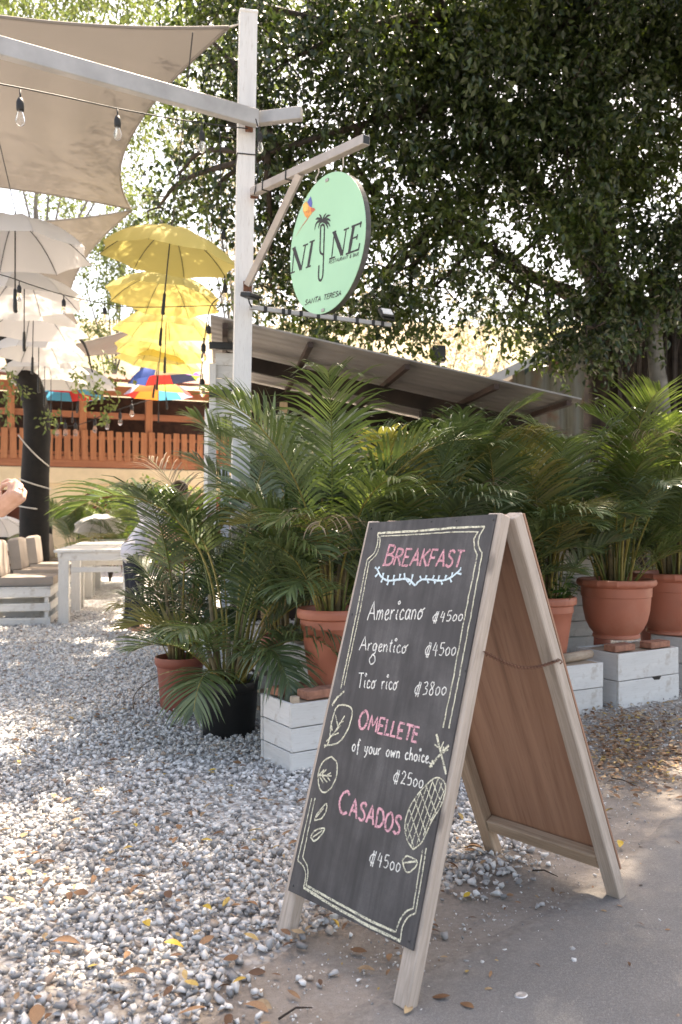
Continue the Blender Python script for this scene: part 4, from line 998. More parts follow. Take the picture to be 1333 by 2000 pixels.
    word('OMELLETE', c2(560, 250), c2(965, 352), c2(586, 128), 5.0, 'ch_pink', .84)
    word('of your own choice.', c2(520, 408), c2(1062, 496), c2(530, 320), 2.8, 'ch_white')
    word('#2500', c2(800, 622), c2(1008, 665), c2(812, 536), 2.3, 'ch_white')
    word('CASADOS', c2(425, 826), c2(842, 985), c2(452, 672), 5.2, 'ch_pink', .80)
    word('#4500', c2(636, 1180), c2(850, 1240), c2(650, 1088), 2.3, 'ch_white')
    # double border
    s = S(); W = 2.7
    def L(pts, cf, w=W, sm=False): s.line([cf(*p) for p in pts], w, sm, .18)
    L([(245, 215), (560, 198), (850, 172), (1117, 160)], c1, 4.4); L([(252, 240), (560, 225), (850, 205), (1062, 203)], c1, 2.3)
    L([(1117, 160), (1072, 240), (1066, 320), (1095, 375)], c1, 2.8, True); L([(1062, 203), (1030, 262), (1032, 335), (1055, 392)], c1, 2.8, True)
    s.line([c1(1095, 375), c1(1000, 900), c1(905, 1400), c2(1185, 255)], W, False, .3); s.line([c1(1055, 392), c1(960, 850), c1(870, 1340), c2(1145, 250)], W, False, .3)
    L([(245, 215), (246, 270), (222, 365), (158, 432)], c1, 2.6, True); L([(262, 240), (262, 300), (236, 385), (176, 448)], c1, 2.4, True)
    s.line([c1(158, 432), c1(70, 880), (667, 1345)], W, False, .25); s.line([c1(176, 448), c1(95, 880), (673, 1338)], W * .8, False, .25)
    s.build('chalk_border', M['ch_cream'], panel); s = S()
    L([(245, 735), (195, 960), (150, 1160)], c2, 2.6); L([(269, 732), (222, 950), (184, 1140)], c2, 2.6)
    L([(150, 1160), (188, 1200), (204, 1265), (190, 1345)], c2, 2.6, True); L([(184, 1140), (214, 1195), (219, 1260), (206, 1330)], c2, 2.6, True)
    L([(190, 1345), (380, 1465), (620, 1600), (852, 1712)], c2, 5.2); L([(206, 1330), (420, 1450), (640, 1570), (820, 1650)], c2, 4.6)
    L([(820, 1650), (850, 1568), (890, 1512), (940, 1488)], c2, 3.2, True); L([(850, 1715), (868, 1615), (905, 1550), (957, 1520)], c2, 3.0, True)
    L([(940, 1490), (972, 1290), (1005, 1090)], c2); L([(956, 1520), (995, 1300), (1030, 1075)], c2)
    s.build('chalk_border', M['ch_cream'], panel)
    # garland under the heading
    s = S(); L([(240, 508), (275, 570), (330, 600), (420, 592), (490, 588), (548, 640)], c1, 4.2, True); L([(548, 640), (590, 598), (650, 590), (760, 600), (830, 580), (880, 545), (922, 508)], c1, 4.0, True)
    for x, y, dx, dy in ((255, 535, -30, 36), (240, 510, -14, -18), (240, 510, 22, -20), (285, 580, 6, -42), (285, 580, -12, 34), (325, 600, 6, -42), (335, 600, -14, 38), (372, 596, 8, -42), (382, 596, -10, 40), (420, 592, 10, -46), (465, 588, -4, -48), (470, 590, 30, 26), (520, 600, 12, -52), (520, 612, -18, 22),
                         (600, 594, -10, -30), (630, 592, 14, -34), (645, 592, 14, 26), (690, 594, 14, -36), (700, 596, 14, 28), (735, 598, 14, -40), (760, 600, 12, 34), (790, 596, 16, -40), (830, 580, 14, 34), (845, 566, 10, -32), (890, 540, 36, 8), (918, 510, 6, -18)):
        s.line([c1(x, y), c1(x + dx, y + dy)], 4.4, False, .2, lambda q: .5 + .6 * q)
    s.build('chalk_garland', M['ch_blue'], panel)
    # leaves, bean, corn cob, crossed sprigs
    def drawing(name, lines, w=2.7):
        nonlocal s; s = S()
        for pts, sm, *ww in lines: s.line([c2(*p) for p in pts], ww[0] if ww else w, sm, .2)
        s.build(name, M['ch_cream'], panel)
    drawing('chalk_leaf_drawing', [([(330, 385), (362, 345), (382, 215), (412, 118), (455, 94), (512, 112), (521, 165), (492, 262), (440, 342), (390, 366), (330, 370)], True, 3.2), ([(345, 345), (395, 290), (470, 170)], True), ([(385, 270), (378, 205)], False), ([(400, 285), (445, 235)], False), ([(425, 240), (408, 165)], False), ([(432, 225), (462, 205)], False), ([(372, 310), (430, 285)], False), ([(385, 98), (420, 45), (470, 0)], True, 4.2)])
    drawing('chalk_leaf_drawing', [([(378, 447), (318, 490), (290, 570), (298, 660), (330, 694), (378, 662), (415, 580), (416, 490), (378, 447)], True, 3.0), ([(290, 575), (380, 580)], False), ([(345, 535), (318, 575), (350, 625)], True), ([(378, 560), (350, 578), (372, 615)], True), ([(330, 540), (300, 575), (325, 630)], True)])
    drawing('chalk_leaf_drawing', [([(265, 885), (282, 842), (345, 770), (342, 822), (312, 872), (265, 885)], True), ([(275, 865), (330, 800)], False)])
    drawing('chalk_leaf_drawing', [([(238, 995), (272, 952), (332, 940), (312, 985), (262, 1026), (238, 995)], True, 3.2), ([(250, 1000), (318, 955)], False)])
    drawing('chalk_bean_drawing', [([(866, 1160), (900, 1130), (966, 1165), (950, 1210), (905, 1242), (880, 1215), (866, 1160)], True, 3.0), ([(872, 1178), (962, 1165)], False, 3.4)])
    hatch = []
    cob = [(940, 1085), (897, 1012), (885, 900), (930, 770), (1020, 652), (1102, 592), (1160, 640), (1140, 762), (1062, 902), (1002, 1030), (940, 1085)]
    for a, b in (((895, 900), (945, 1070)), ((915, 810), (985, 1030)), ((950, 745), (1030, 980)), ((990, 690), (1065, 895)), ((1030, 650), (1100, 840)), ((1070, 615), (1135, 770)), ((1110, 600), (1150, 690)),
                 ((990, 690), (890, 960)), ((1035, 645), (905, 1010)), ((1075, 612), (925, 1060)), ((1110, 600), (965, 1050)), ((1140, 620), (1010, 990)), ((1155, 680), (1060, 890))): hatch.append(([a, b], False, 2.0))
    drawing('chalk_cob_drawing', [(cob, True, 2.6)] + hatch)
    drawing('chalk_sprig_drawing', [([(1100, 295), (1130, 420), (1165, 568)], False, 4.6), ([(1186, 370), (1120, 440), (1052, 520)], False, 4.6), ([(1088, 365), (1125, 395)], False), ([(1150, 345), (1125, 400)], False), ([(1180, 400), (1135, 432)], False), ([(1150, 380), (1140, 420)], False), ([(1070, 475), (1085, 500)], False, 4), ([(1060, 490), (1070, 520)], False, 4)])
    for ch in panel.children: ch.matrix_parent_inverse = panel.matrix_basis.inverted()
    # chain between the two frames
    p = B.lerp(aR, .705) + u * (lw / 2 + .002) - n * .012; q = C.lerp(bR, .655) + u * (lw / 2 + .001); m = 44; lk = MB(); lk.tube([(.0045 * math.cos(a) * 1.5, .0045 * math.sin(a), 0) for a in np.linspace(0, 2 * math.pi, 9)], .0011, 4, False); me = lk.mesh('chain_link', M['rust'], True)
    dv = (q - p); pts = [p + dv * (i / m) + Vector((0, 0, -.03 * math.sin(math.pi * i / m))) for i in range(m + 1)]
    for i in range(m):
        d = (pts[i + 1] - pts[i]).normalized(); e = Quaternion(d, (i % 2) * math.pi / 2) @ d.to_track_quat('X', 'Z'); link('chain_link', me, t, (pts[i] + pts[i + 1]) / 2 - o0, e.to_euler())
    for pt in (p, q):
        mb = MB(); mb.tube([(0, 0, 0), (.006, 0, .0), (.010, 0, -.006), (.004, 0, -.011)], .0018, 6); o = mb.build('hook', M['rust'], t, smooth=True); o.location = pt - o0
sandwich_board()

# ------------------------------------------------------------------ white post with steel beam, bracket and flood lights
post_b = Vector((at(468, 1000, 5.58).x, 5.58, 0))
def sign_post():
    t = thing('sign_post', 'tall white wooden post carrying the sign bracket and steel beam', 'post', post_b)
    top = at(485, 34, 5.55) - post_b; bot = Vector((-.02, 0, 0)); d = (top - bot).normalized()
    Mx = Matrix.Rotation(R(34), 3, 'Z')
    ctr = lambda z: bot.lerp(top, z / top.z)
    mb = MB(); w = .112; yaw = R(12)
    vs = []
    for p in (bot, top):
        for k in range(4):
            a = yaw + math.pi / 4 + k * math.pi / 2; vs.append(p + Vector((math.cos(a), math.sin(a), 0)) * w * .7071)
    mb.add(vs, [(3, 2, 1, 0), (4, 5, 6, 7)] + [(k, (k + 1) % 4, 4 + (k + 1) % 4, 4 + k) for k in range(4)]); o = mb.build('post', M['white_post'], t)
    mb = MB(); mb.box((0, 0, .012), (.122, .122, .022), None, .006); o = mb.build('post_cap', M['white_post'], t); o.location = top; o.rotation_euler = (0, 0, yaw)
    # long galvanised beam to the left, short stub to the right
    zb = at(485, 228, 5.5).z - 0
    a = at(503, 232, 5.46); b = at(0, 92, 4.62); dd = (b - a).normalized(); b2 = a + dd * 4.2
    mb = MB(); mb.beam(a - post_b, b2 - post_b, .055, .105, (0, 0, 1), .004); mb.build('beam', M['galv'], t)
    a = at(500, 233, 5.60); b = at(590, 222, 5.52); mb = MB(); mb.beam(a - post_b, b - post_b, .055, .082, (0, 0, 1), .004); mb.build('beam_stub', M['galv'], t)
    # bracket
    a, b = at(496, 375, 5.46), at(716, 273, 4.49); mb = MB(); mb.beam(a - post_b, b - post_b, .05, .05, (0, 0, 1), .003); arm = mb.build('bracket_arm', M['bracket'], t)
    dd = (b - a).normalized(); mb = MB(); mb.beam(b - post_b - dd * .004, b - post_b + dd * .0015, .040, .040); mb.build('arm_end', M['black'], arm)
    p, q = at(484, 556, 5.46), a.lerp(b, .46); mb = MB(); mb.beam(p - post_b, q - post_b + Vector((0, 0, -.02)), .042, .042, (0, 1, 0), .003); mb.build('brace', M['bracket'], t)
    # rust plates where the steel meets the post
    for px, py, s in ((497, 378, .05), (484, 560, .055), (487, 248, .05)):
        mb = MB(); mb.box((0, 0, 0), (s, .012, s * 1.3), None, .003); o = mb.build('mounting_plate', M['rust'], t); o.location = at(px, py, 5.475) - post_b; o.rotation_euler = (0, 0, R(12))
    # light bar with tape bands
    p, q = at(488, 600, 5.46), at(764, 635, 5.95); mb = MB(); mb.beam(p - post_b, q - post_b, .022, .030, (0, 0, 1), .002); bar = mb.build('light_bar', M['galv'], t)
    for s in (.10, .22, .26, .34, .46, .58, .74, .86, .93):
        c = p.lerp(q, s) - post_b; d3 = (q - p).normalized(); mb = MB(); mb.beam(c - d3 * .012, c + d3 * .012, .027, .035); mb.build('tape_band', M['rubber'], bar)
    def flood(px, py, D, rot):
        mb = MB(); mb.box((0, 0, 0), (.105, .030, .085), None, .006); o = mb.build('flood_light', M['black'], t); o.location = at(px, py, D) - post_b; o.rotation_euler = rot
        mb = MB(); mb.box((0, -.0165, 0), (.078, .003, .058)); mb.build('lamp_glass', M['lamp_face'], o)
        mb = MB(); mb.tube([(-.045, 0, -.01), (-.045, .0, -.065), (.045, 0, -.065), (.045, 0, -.01)], .005, 6); mb.build('yoke', M['black'], o)
    flood(755, 612, 5.9, (R(-38), R(0), R(28))); flood(489, 578, 5.34, (R(-80), 0, R(60)))
    # cable ties and cables
    for z in (3.62, 3.02):
        pass
    for px, py in ((378, 200), (395, 205), (507, 238)):
        pass
    c = ctr(at(480, 310, 5.5).z)
    ring = [c + Vector((math.cos(yaw + math.pi / 4 + k * math.pi / 2), math.sin(yaw + math.pi / 4 + k * math.pi / 2), 0)) * (w * .7071 + .004) + Vector((0, 0, .03 * (k in (2, 3)))) for k in (0, 1, 2, 3, 0)]
    mb = MB(); mb.tube(ring, .005, 6); mb.build('cable_tie', M['rubber'], t)
    for s in (.13, .36):
        a2, b2_ = at(496, 375, 5.46), at(716, 273, 4.49); c = a2.lerp(b2_, s) - post_b; d2 = (b2_ - a2).normalized(); mb = MB(); mb.beam(c - d2 * .006, c + d2 * .006, .056, .058); mb.build('cable_tie', M['rubber'], t)
    pts = [at(500, 232, 5.38), at(506, 262, 5.38), at(500, 310, 5.40), at(505, 335, 5.40), at(497, 380, 5.38)]
    mb = MB(); mb.tube(smooth_line([tuple(x - post_b) for x in pts], 6), .004, 5); mb.build('cable', M['rubber'], t, smooth=True)
    pts = [at(484, 575, 5.33), at(488, 592, 5.4), at(492, 600, 5.42)]
    mb = MB(); mb.tube([x - post_b for x in pts], .005, 5); mb.build('cable', M['rubber'], t, smooth=True)
sign_post()

def hanging_sign():
    a = R(56); e = Vector((math.cos(a), -math.sin(a), 0)); n = Vector((-math.sin(a), -math.cos(a), 0)); Dc = 4.8
    c = at(637, 477, Dc); Rr = .388; t = thing('hanging_sign', 'round mint green restaurant sign hanging from the bracket', 'sign', c)
    Mx = Matrix((e, Vector((0, 0, 1)), n)).transposed().to_4x4()
    N = 72; poly = [(Rr * math.cos(2 * math.pi * k / N), Rr * math.sin(2 * math.pi * k / N)) for k in range(N)]
    mb = MB(); mb.prism(poly, .004, Mx); face = mb.build('sign_face', M['sign_green'], t)
    mb = MB(); mb.prism([(x * .996, y * .996) for x, y in poly], .034, Mx @ Matrix.Translation((0, 0, -.0345))); mb.build('sign_backing', M['sign_edge'], t)
    cr = lambda x, y: (440 + x / 3.7028, 240 + y / 3.7028)
    P = c + n * .004
    def S(): return Strokes(P, n, c, .0012)
    def W(x): return x / 3.7028
    def letter(parts, name='letter'):
        s = S()
        for pts, w in parts: s.line([cr(*p) for p in pts], W(w * 1.2 + 3))
        s.build(name, M['sign_ink'], face)
    letter([([(486, 1082), (502, 905)], 9), ([(498, 905), (549, 1060)], 27), ([(551, 1066), (583, 882)], 9), ([(470, 1090), (506, 1076)], 7), ([(487, 912), (512, 900)], 7), ([(565, 890), (602, 876)], 7)])
    letter([([(602, 1038), (632, 856)], 24), ([(585, 1048), (621, 1034)], 7), ([(613, 864), (650, 850)], 7)])
    letter([([(772, 976), (792, 788)], 9), ([(789, 788), (847, 952)], 30), ([(849, 960), (878, 768)], 9), ([(755, 985), (797, 970)], 7), ([(778, 795), (806, 783)], 7), ([(860, 776), (898, 760)], 7)])
    letter([([(898, 940), (932, 742)], 28), ([(874, 950), (968, 915)], 9), ([(916, 752), (990, 722)], 9), ([(985, 712), (980, 755)], 9), ([(975, 870), (966, 918)], 9), ([(915, 840), (958, 822)], 8), ([(960, 805), (953, 845)], 8)])
    s = S(); s.line([cr(*p) for p in [(714, 952), (697, 945), (688, 925), (689, 860), (692, 760), (699, 742), (709, 736), (718, 746), (719, 775), (716, 880), (712, 1000), (708, 1095), (702, 1125), (692, 1140), (681, 1132), (677, 1105), (680, 1030)]], W(17), True); s.build('letter', M['sign_ink'], face)
    s = S()
    for pts in ([(706, 712), (725, 690), (745, 672), (766, 668)], [(706, 712), (715, 685), (722, 668), (735, 655)], [(706, 712), (698, 690), (690, 672), (682, 662)], [(706, 712), (685, 695), (668, 692), (655, 700)], [(706, 712), (680, 712), (660, 730), (648, 778)], [(706, 712), (690, 720), (680, 745), (676, 765)], [(706, 712), (730, 712), (750, 728), (762, 752)], [(706, 712), (728, 722), (740, 745), (746, 768)], [(706, 708), (735, 698), (752, 700), (765, 712)]):
        s.line([cr(*p) for p in pts], W(18), True, 0, lambda q: max(.08, math.sin(math.pi * (.25 + .75 * q)) ** .6))
    s.build('palm_emblem', M['sign_ink'], face)
    s = S(); s.word('RESTAURANT & BAR', cr(752, 1020), cr(966, 960), (W(3), W(-24)), W(5.2), None, None, .05); s.build('small_lettering', M['sign_grey'], face)
    s = S(); s.word('SANTA TERESA', cr(578, 1318), cr(840, 1246), (W(7), W(-36)), W(7.5), None, None, .05); s.build('small_lettering', M['sign_ink'], face)
    bird = None
    for pts, m in (([(564, 592), (588, 566), (612, 600), (640, 622), (632, 650), (600, 692), (580, 676), (566, 640)], 'p_orange'), ([(566, 600), (586, 572), (606, 604), (598, 636), (574, 640)], 'p_yellow'), ([(597, 572), (622, 530), (633, 580), (628, 612), (612, 604)], 'p_blue'), ([(622, 614), (646, 616), (656, 632), (648, 634), (640, 644), (622, 642)], 'p_red')):
        s = S(); s.lift += .0006 if m != 'p_orange' else 0; s.k += 3; s.poly([cr(*p) for p in pts][::-1]); o = s.build('bird_emblem' if bird is None else 'feather', M[m], bird or face); bird = bird or o
    s = S(); s.line([cr(600, 690), cr(560, 745), cr(512, 822)], W(9), False, 0, lambda q: 1 - .8 * q); s.build('feather', M['p_red'], bird)
    # two clips and hanging hooks
    for px, py, ay in ((670, 345, 305), (622, 352, 322)):
        top = at(px, ay, 4.72 if px > 650 else 4.92); bp = ray_plane(px - 4, py + 8, c, n)
        mb = MB(); mb.tube([x - c for x in (top, top.lerp(bp, .4) + Vector((.008, 0, 0)), top.lerp(bp, .7) - Vector((.006, 0, 0)), bp)], .004, 6); mb.build('hook', M['rope'], t, smooth=True)
    for px, py in ((640, 352), (632, 606)):
        q = ray_plane(px, py, P, n) - c; mb = MB(); mb.box((0, 0, .004), (.03, .018, .006), None, .002); o = mb.build('clip', M['galv'], t); o.matrix_local = Matrix.Translation(q) @ Mx
hanging_sign()

# ------------------------------------------------------------------ string lights
def string_light(label, pts, bulbs, drop=.0, lit=True, scale=1.0):
    P = [at(*p) for p in pts]; o0 = P[0]; t = thing('string_light', label, 'string lights', o0, 0, 'strings of bulbs')
    mb = MB(); mb.tube(smooth_line([tuple(p - o0) for p in P], 8), .0045 * scale, 6); cab = mb.build('cable', M['rubber'], t, smooth=True)
    for px, py, D in bulbs:
        b = at(px, py, D) - o0; k = scale
        mb = MB(); mb.tube([b, b - Vector((0, 0, .055 * k))], .0045 * k, 6); mb.lathe([(.010 * k, -.04 * k), (.016 * k, -.055 * k), (.0185 * k, -.062 * k), (.0185 * k, -.098 * k), (.015 * k, -.104 * k)][::-1], 12, Matrix.Translation(b)); sk = mb.build('socket', M['rubber'], t, smooth=True)
        mb = MB(); mb.lathe([(.013 * k, -.100 * k), (.014 * k, -.112 * k), (.021 * k, -.135 * k), (.022 * k, -.150 * k), (.017 * k, -.168 * k), (.006 * k, -.177 * k)][::-1], 14, Matrix.Translation(b)); mb.build('bulb', M['glass'], sk, smooth=True)
string_light('black cable with clear bulbs under the near shade sail', [(-120, 145, 3.7), (0, 164, 4.0), (120, 188, 4.35), (230, 212, 4.7), (340, 232, 5.0), (440, 246, 5.3), (492, 252, 5.5)], [(40, 175, 4.1), (230, 212, 4.7), (395, 242, 5.15), (508, 246, 5.5)])
string_light('thin cable with dark bulbs crossing the white umbrellas', [(-150, 500, 5.4), (0, 536, 6.0), (60, 556, 6.2), (125, 576, 6.5), (200, 592, 6.8), (270, 600, 7.1), (450, 596, 7.6)], [(125, 576, 6.5), (205, 592, 6.8), (38, 548, 6.1)], scale=.85)
string_light('thin cable of bulbs hanging beside the white post', [(430, 250, 8), (433, 420, 8.1), (438, 560, 8.2), (408, 610, 8.3), (390, 760, 8.4)], [(437, 440, 8.1), (440, 545, 8.2), (408, 625, 8.3), (398, 660, 8.3), (396, 730, 8.4)], scale=1.3)
string_light('string of small bulbs along the balcony front', [(60, 815, 17), (140, 832, 17.2), (230, 800, 17.6), (330, 770, 18)], [(112, 818, 17.1), (128, 818, 17.1), (148, 818, 17.2), (186, 812, 17.4), (210, 806, 17.5), (235, 798, 17.6), (258, 782, 17.8)], scale=2.0)
string_light('thin cable of bulbs over the bright gap in the trees', [(800, 600, 9), (870, 612, 11), (930, 632, 12), (1010, 650, 13)], [(918, 630, 12), (958, 640, 12.4)], scale=.9)

# ------------------------------------------------------------------ shade sails
def sail(label, c, bow, sagz=.15, n=26, bow_long=None):
    """four corners, edges bowed inwards"""
    c = [Vector(p) for p in c]; ctr = sum(c, Vector()) / 4; t = thing('shade_sail', label, 'shade sail', c[0], 0, 'beige shade sails')
    I = np.linspace(0, 1, n); V = []
    for u in I:
        for v in I:
            p = c[0] * (1 - u) * (1 - v) + c[1] * u * (1 - v) + c[2] * u * v + c[3] * (1 - u) * v
            bu = (bow if bow_long is None else bow_long) * 4 * u * (1 - u); bv = bow * 4 * v * (1 - v)
            e = (c[3] - c[0]) * (bu * (1 - 2 * v)) * (1 - u) + (c[2] - c[1]) * (bu * (1 - 2 * v)) * u
            f = (c[1] - c[0]) * (bv * (1 - 2 * u)) * (1 - v) + (c[2] - c[3]) * (bv * (1 - 2 * u)) * v
            z = -sagz * 16 * u * (1 - u) * v * (1 - v) + .012 * math.sin(u * 31 + v * 9) * math.sin(math.pi * v)
            V.append(p + e + f + Vector((0, 0, z)) - c[0])
    F = []
    for i in range(n - 1):
        for j in range(n - 1): F.append((i * n + j, i * n + j + 1, (i + 1) * n + j + 1, (i + 1) * n + j))
    mb = MB(); mb.add(V, F); o = mb.build('sail_cloth', M['sail'], t, smooth=True)
    ed = [V[i] for i in range(n)] + [V[i * n + n - 1] for i in range(1, n)] + [V[(n - 1) * n + j] for j in range(n - 2, -1, -1)] + [V[i * n] for i in range(n - 2, -1, -1)]
    mb = MB(); mb.tube(ed, .012, 5); mb.build('hem', M['sail'], t, smooth=True)
    return t, c
s1, c1_ = sail('near beige shade sail tied to the top of the white post', [at(447, 53, 5.62), at(-420, -45, 4.6), at(-330, 330, 9.6), at(256, 408, 9.8)], .115, -.02, 26, .045)
mb = MB(); mb.tube([(0, 0, 0), at(472, 46, 5.6) - at(447, 53, 5.62)], .006, 6); mb.build('rope', M['rope'], s1, smooth=True)
mb = MB(); p0 = at(447, 53, 5.62); mb.tube([at(256, 408, 9.8) - p0, at(330, 380, 12) - p0, at(480, 330, 17) - p0], .006, 5); mb.build('rope', M['rope'], s1, smooth=True)
sail('far beige shade sail hanging behind the white umbrellas', [at(258, 411, 10.0), at(-330, 395, 10.0), at(-260, 590, 15.5), at(152, 632, 15.5)], .10, .05)
sail('small distant shade sail beyond the yellow umbrellas', [at(150, 672, 13.5), at(320, 622, 14.5), at(300, 690, 19), at(110, 700, 18)], .08, .05)

# ------------------------------------------------------------------ umbrellas
def umbrella_meshes(Rr=.645, H=.27, nrib=8):
    rib = lambda r: H * (1 - r ** 1.9) - .03 * r ** 6
    mb = MB(); n, m = 8, 6; vs = []
    half = math.pi / nrib
    for i in range(n + 1):
        r = i / n
        for j in range(m + 1):
            s = j / m * 2 - 1; a = s * half; c = 1 - s * s
            rr = r * (1 - .10 * c * r ** 3) * (math.cos(half) / math.cos(a) * .45 + .55)
            vs.append((Rr * rr * math.cos(a), Rr * rr * math.sin(a), rib(r) - .018 * c * math.sin(math.pi * r) + .0))
    fs = [(i * (m + 1) + j, (i + 1) * (m + 1) + j, (i + 1) * (m + 1) + j + 1, i * (m + 1) + j + 1) for i in range(n) for j in range(m)]
    mb.add(vs, fs); panel = mb
    rb = MB(); rb.tube([(Rr * q * math.cos(half), Rr * q * math.sin(half), rib(q) - .008) for q in [k / 8 for k in range(9)]] , [.0032] * 8 + [.002], 5)
    return panel, rb, rib
PAN, RIB, RIBF = umbrella_meshes()
UM = {}
def umbrella(label, top, cols, rotz=0, tilt=(0, 0), scale=1.0, group=None, shaft='black'):
    """top = point of the tip; hangs upright with its handle down"""
    t = thing('umbrella', label, 'umbrella', top, 0, group); t.rotation_euler = (tilt[0], tilt[1], rotz); t.scale = (scale,) * 3
    if 'rib' not in UM:
        UM['rib'] = RIB.mesh('rib', M['black'], True)
        mb = MB(); mb.tube([(0, 0, .055), (0, 0, 0), (0, 0, -.62)], [.004, .006, .006], 8); UM['shaft'] = mb.mesh('shaft', M['black'], True)
        mb = MB(); mb.tube([(0, 0, -.60), (0, 0, -.61), (0, 0, -.66), (0, 0, -.76), (0.003, 0, -.79), (.004, 0, -.80)], [.010, .014, .0155, .017, .018, .010], 10); UM['handle'] = mb.mesh('handle', M['black'], True)
        mb = MB(); mb.lathe([(.012, -.30), (.013, -.27)], 8); UM['runner'] = mb.mesh('runner', M['black'], True)
    for k in range(8):
        c = cols[k % len(cols)]
        if c not in UM: UM[c] = PAN.mesh('panel', M[c], True)
        link('panel', UM[c], t, (0, 0, -.27), (0, 0, k * math.pi / 4)); link('rib', UM['rib'], t, (0, 0, -.27), (0, 0, k * math.pi / 4))
    for q in ('shaft', 'handle'): link(q, UM[q], t)
    return t
yl = ['nearest and largest yellow umbrella hanging beside the white post', 'second yellow umbrella from the front, just below the nearest one', 'third yellow umbrella in the hanging row', 'fourth yellow umbrella in the hanging row', 'farthest yellow umbrella at the bottom of the row']
for (px, py, D, ang, tl), lb in zip(((335, 444, 7.75, 20, (.06, .09)), (325, 534, 9.2, 8, (-.05, .08)), (326, 600, 10.3, 30, (.04, .02)), (318, 648, 11.5, 12, (-.03, .10)), (315, 672, 12.4, 25, (.05, .14))), yl):
    umbrella(lb, at(px, py, D), ['yellow_cloth'], R(ang), tl, 1.0, 'yellow umbrellas hanging in a row')
wl_ = ['nearest and largest white umbrella hanging at the left edge', 'second white umbrella from the front in the left row', 'third white umbrella in the left row', 'fourth white umbrella in the left row', 'fifth white umbrella in the left row', 'farthest white umbrella of the left row above the trunk']
for (px, py, D, ang, tl), lb in zip(((30, 424, 7.1, 10, (.0, .0)), (48, 532, 8.6, 28, (.02, .0)), (66, 598, 10.0, 5, (0, .02)), (76, 650, 11.3, 18, (0, 0)), (88, 688, 12.5, 33, (.02, 0)), (100, 716, 13.7, 12, (0, 0))), wl_):
    umbrella(lb, at(px, py, D), ['white_cloth'], R(ang), tl, 1.0, 'white umbrellas hanging in a row')
umbrella('white umbrella behind the far end of the white row', at(160, 716, 14.5), ['white_cloth'], R(14), (.0, .1), 1.0, 'white umbrellas hanging in a row')
umbrella('rainbow umbrella hanging just behind the yellow row', at(318, 708, 14.5), ['navy', 'blue', 'tanc', 'purple', 'green', 'navy', 'red', 'blue'], R(200), (.0, .1), 1.0, 'multicoloured umbrellas')
umbrella('rainbow umbrella with red and lilac panels behind the yellow row', at(310, 742, 16.0), ['red', 'lilac', 'orange', 'green', 'red', 'lilac', 'cyan', 'orange'], R(170), (.0, 0), 1.0, 'multicoloured umbrellas')
umbrella('rainbow umbrella with cyan panel behind the white row', at(120, 742, 15.2), ['cyan', 'red', 'cyan', 'navy', 'red', 'cyan', 'navy', 'red'], R(248), (.0, .0), 1.0, 'multicoloured umbrellas')
umbrella('red and dark umbrella half hidden behind the white row', at(142, 744, 16.2), ['navy', 'cyan', 'red', 'navy'], R(190), (.0, .0), 1.0, 'multicoloured umbrellas')
# open white umbrellas resting tipped on the ground behind the tables
for px, lb in ((196, 'white umbrella standing open on the ground behind the slatted tables'), (-5, 'white umbrella standing open on the ground at the left edge')):
    o = umbrella(lb, at(px, 1008, 14.2), ['white_cloth'], R(20), (R(-22), 0), .72, 'white umbrellas on the ground')
for (pa, pb, lb) in (((338, 440, 7.75), (312, 680, 13.0), 'wire carrying the yellow umbrellas'), ((30, 418, 7.1), (100, 712, 13.7), 'wire carrying the white umbrellas')):
    a, b = at(*pa), at(*pb); d = (b - a).normalized(); a2, b2 = a - d * 3 , b + d * 4; a2.z += .02; mb = MB(); mb.tube([(0, 0, .03), a - a2 + Vector((0, 0, .03)), b - a2 + Vector((0, 0, .03)), b2 - a2 + Vector((0, 0, .05))], .004, 5)
    o = mb.build('steel_wire', M['dark_metal'], smooth=True); o.location = a2; tag(o, 'thin ' + lb, 'wire')

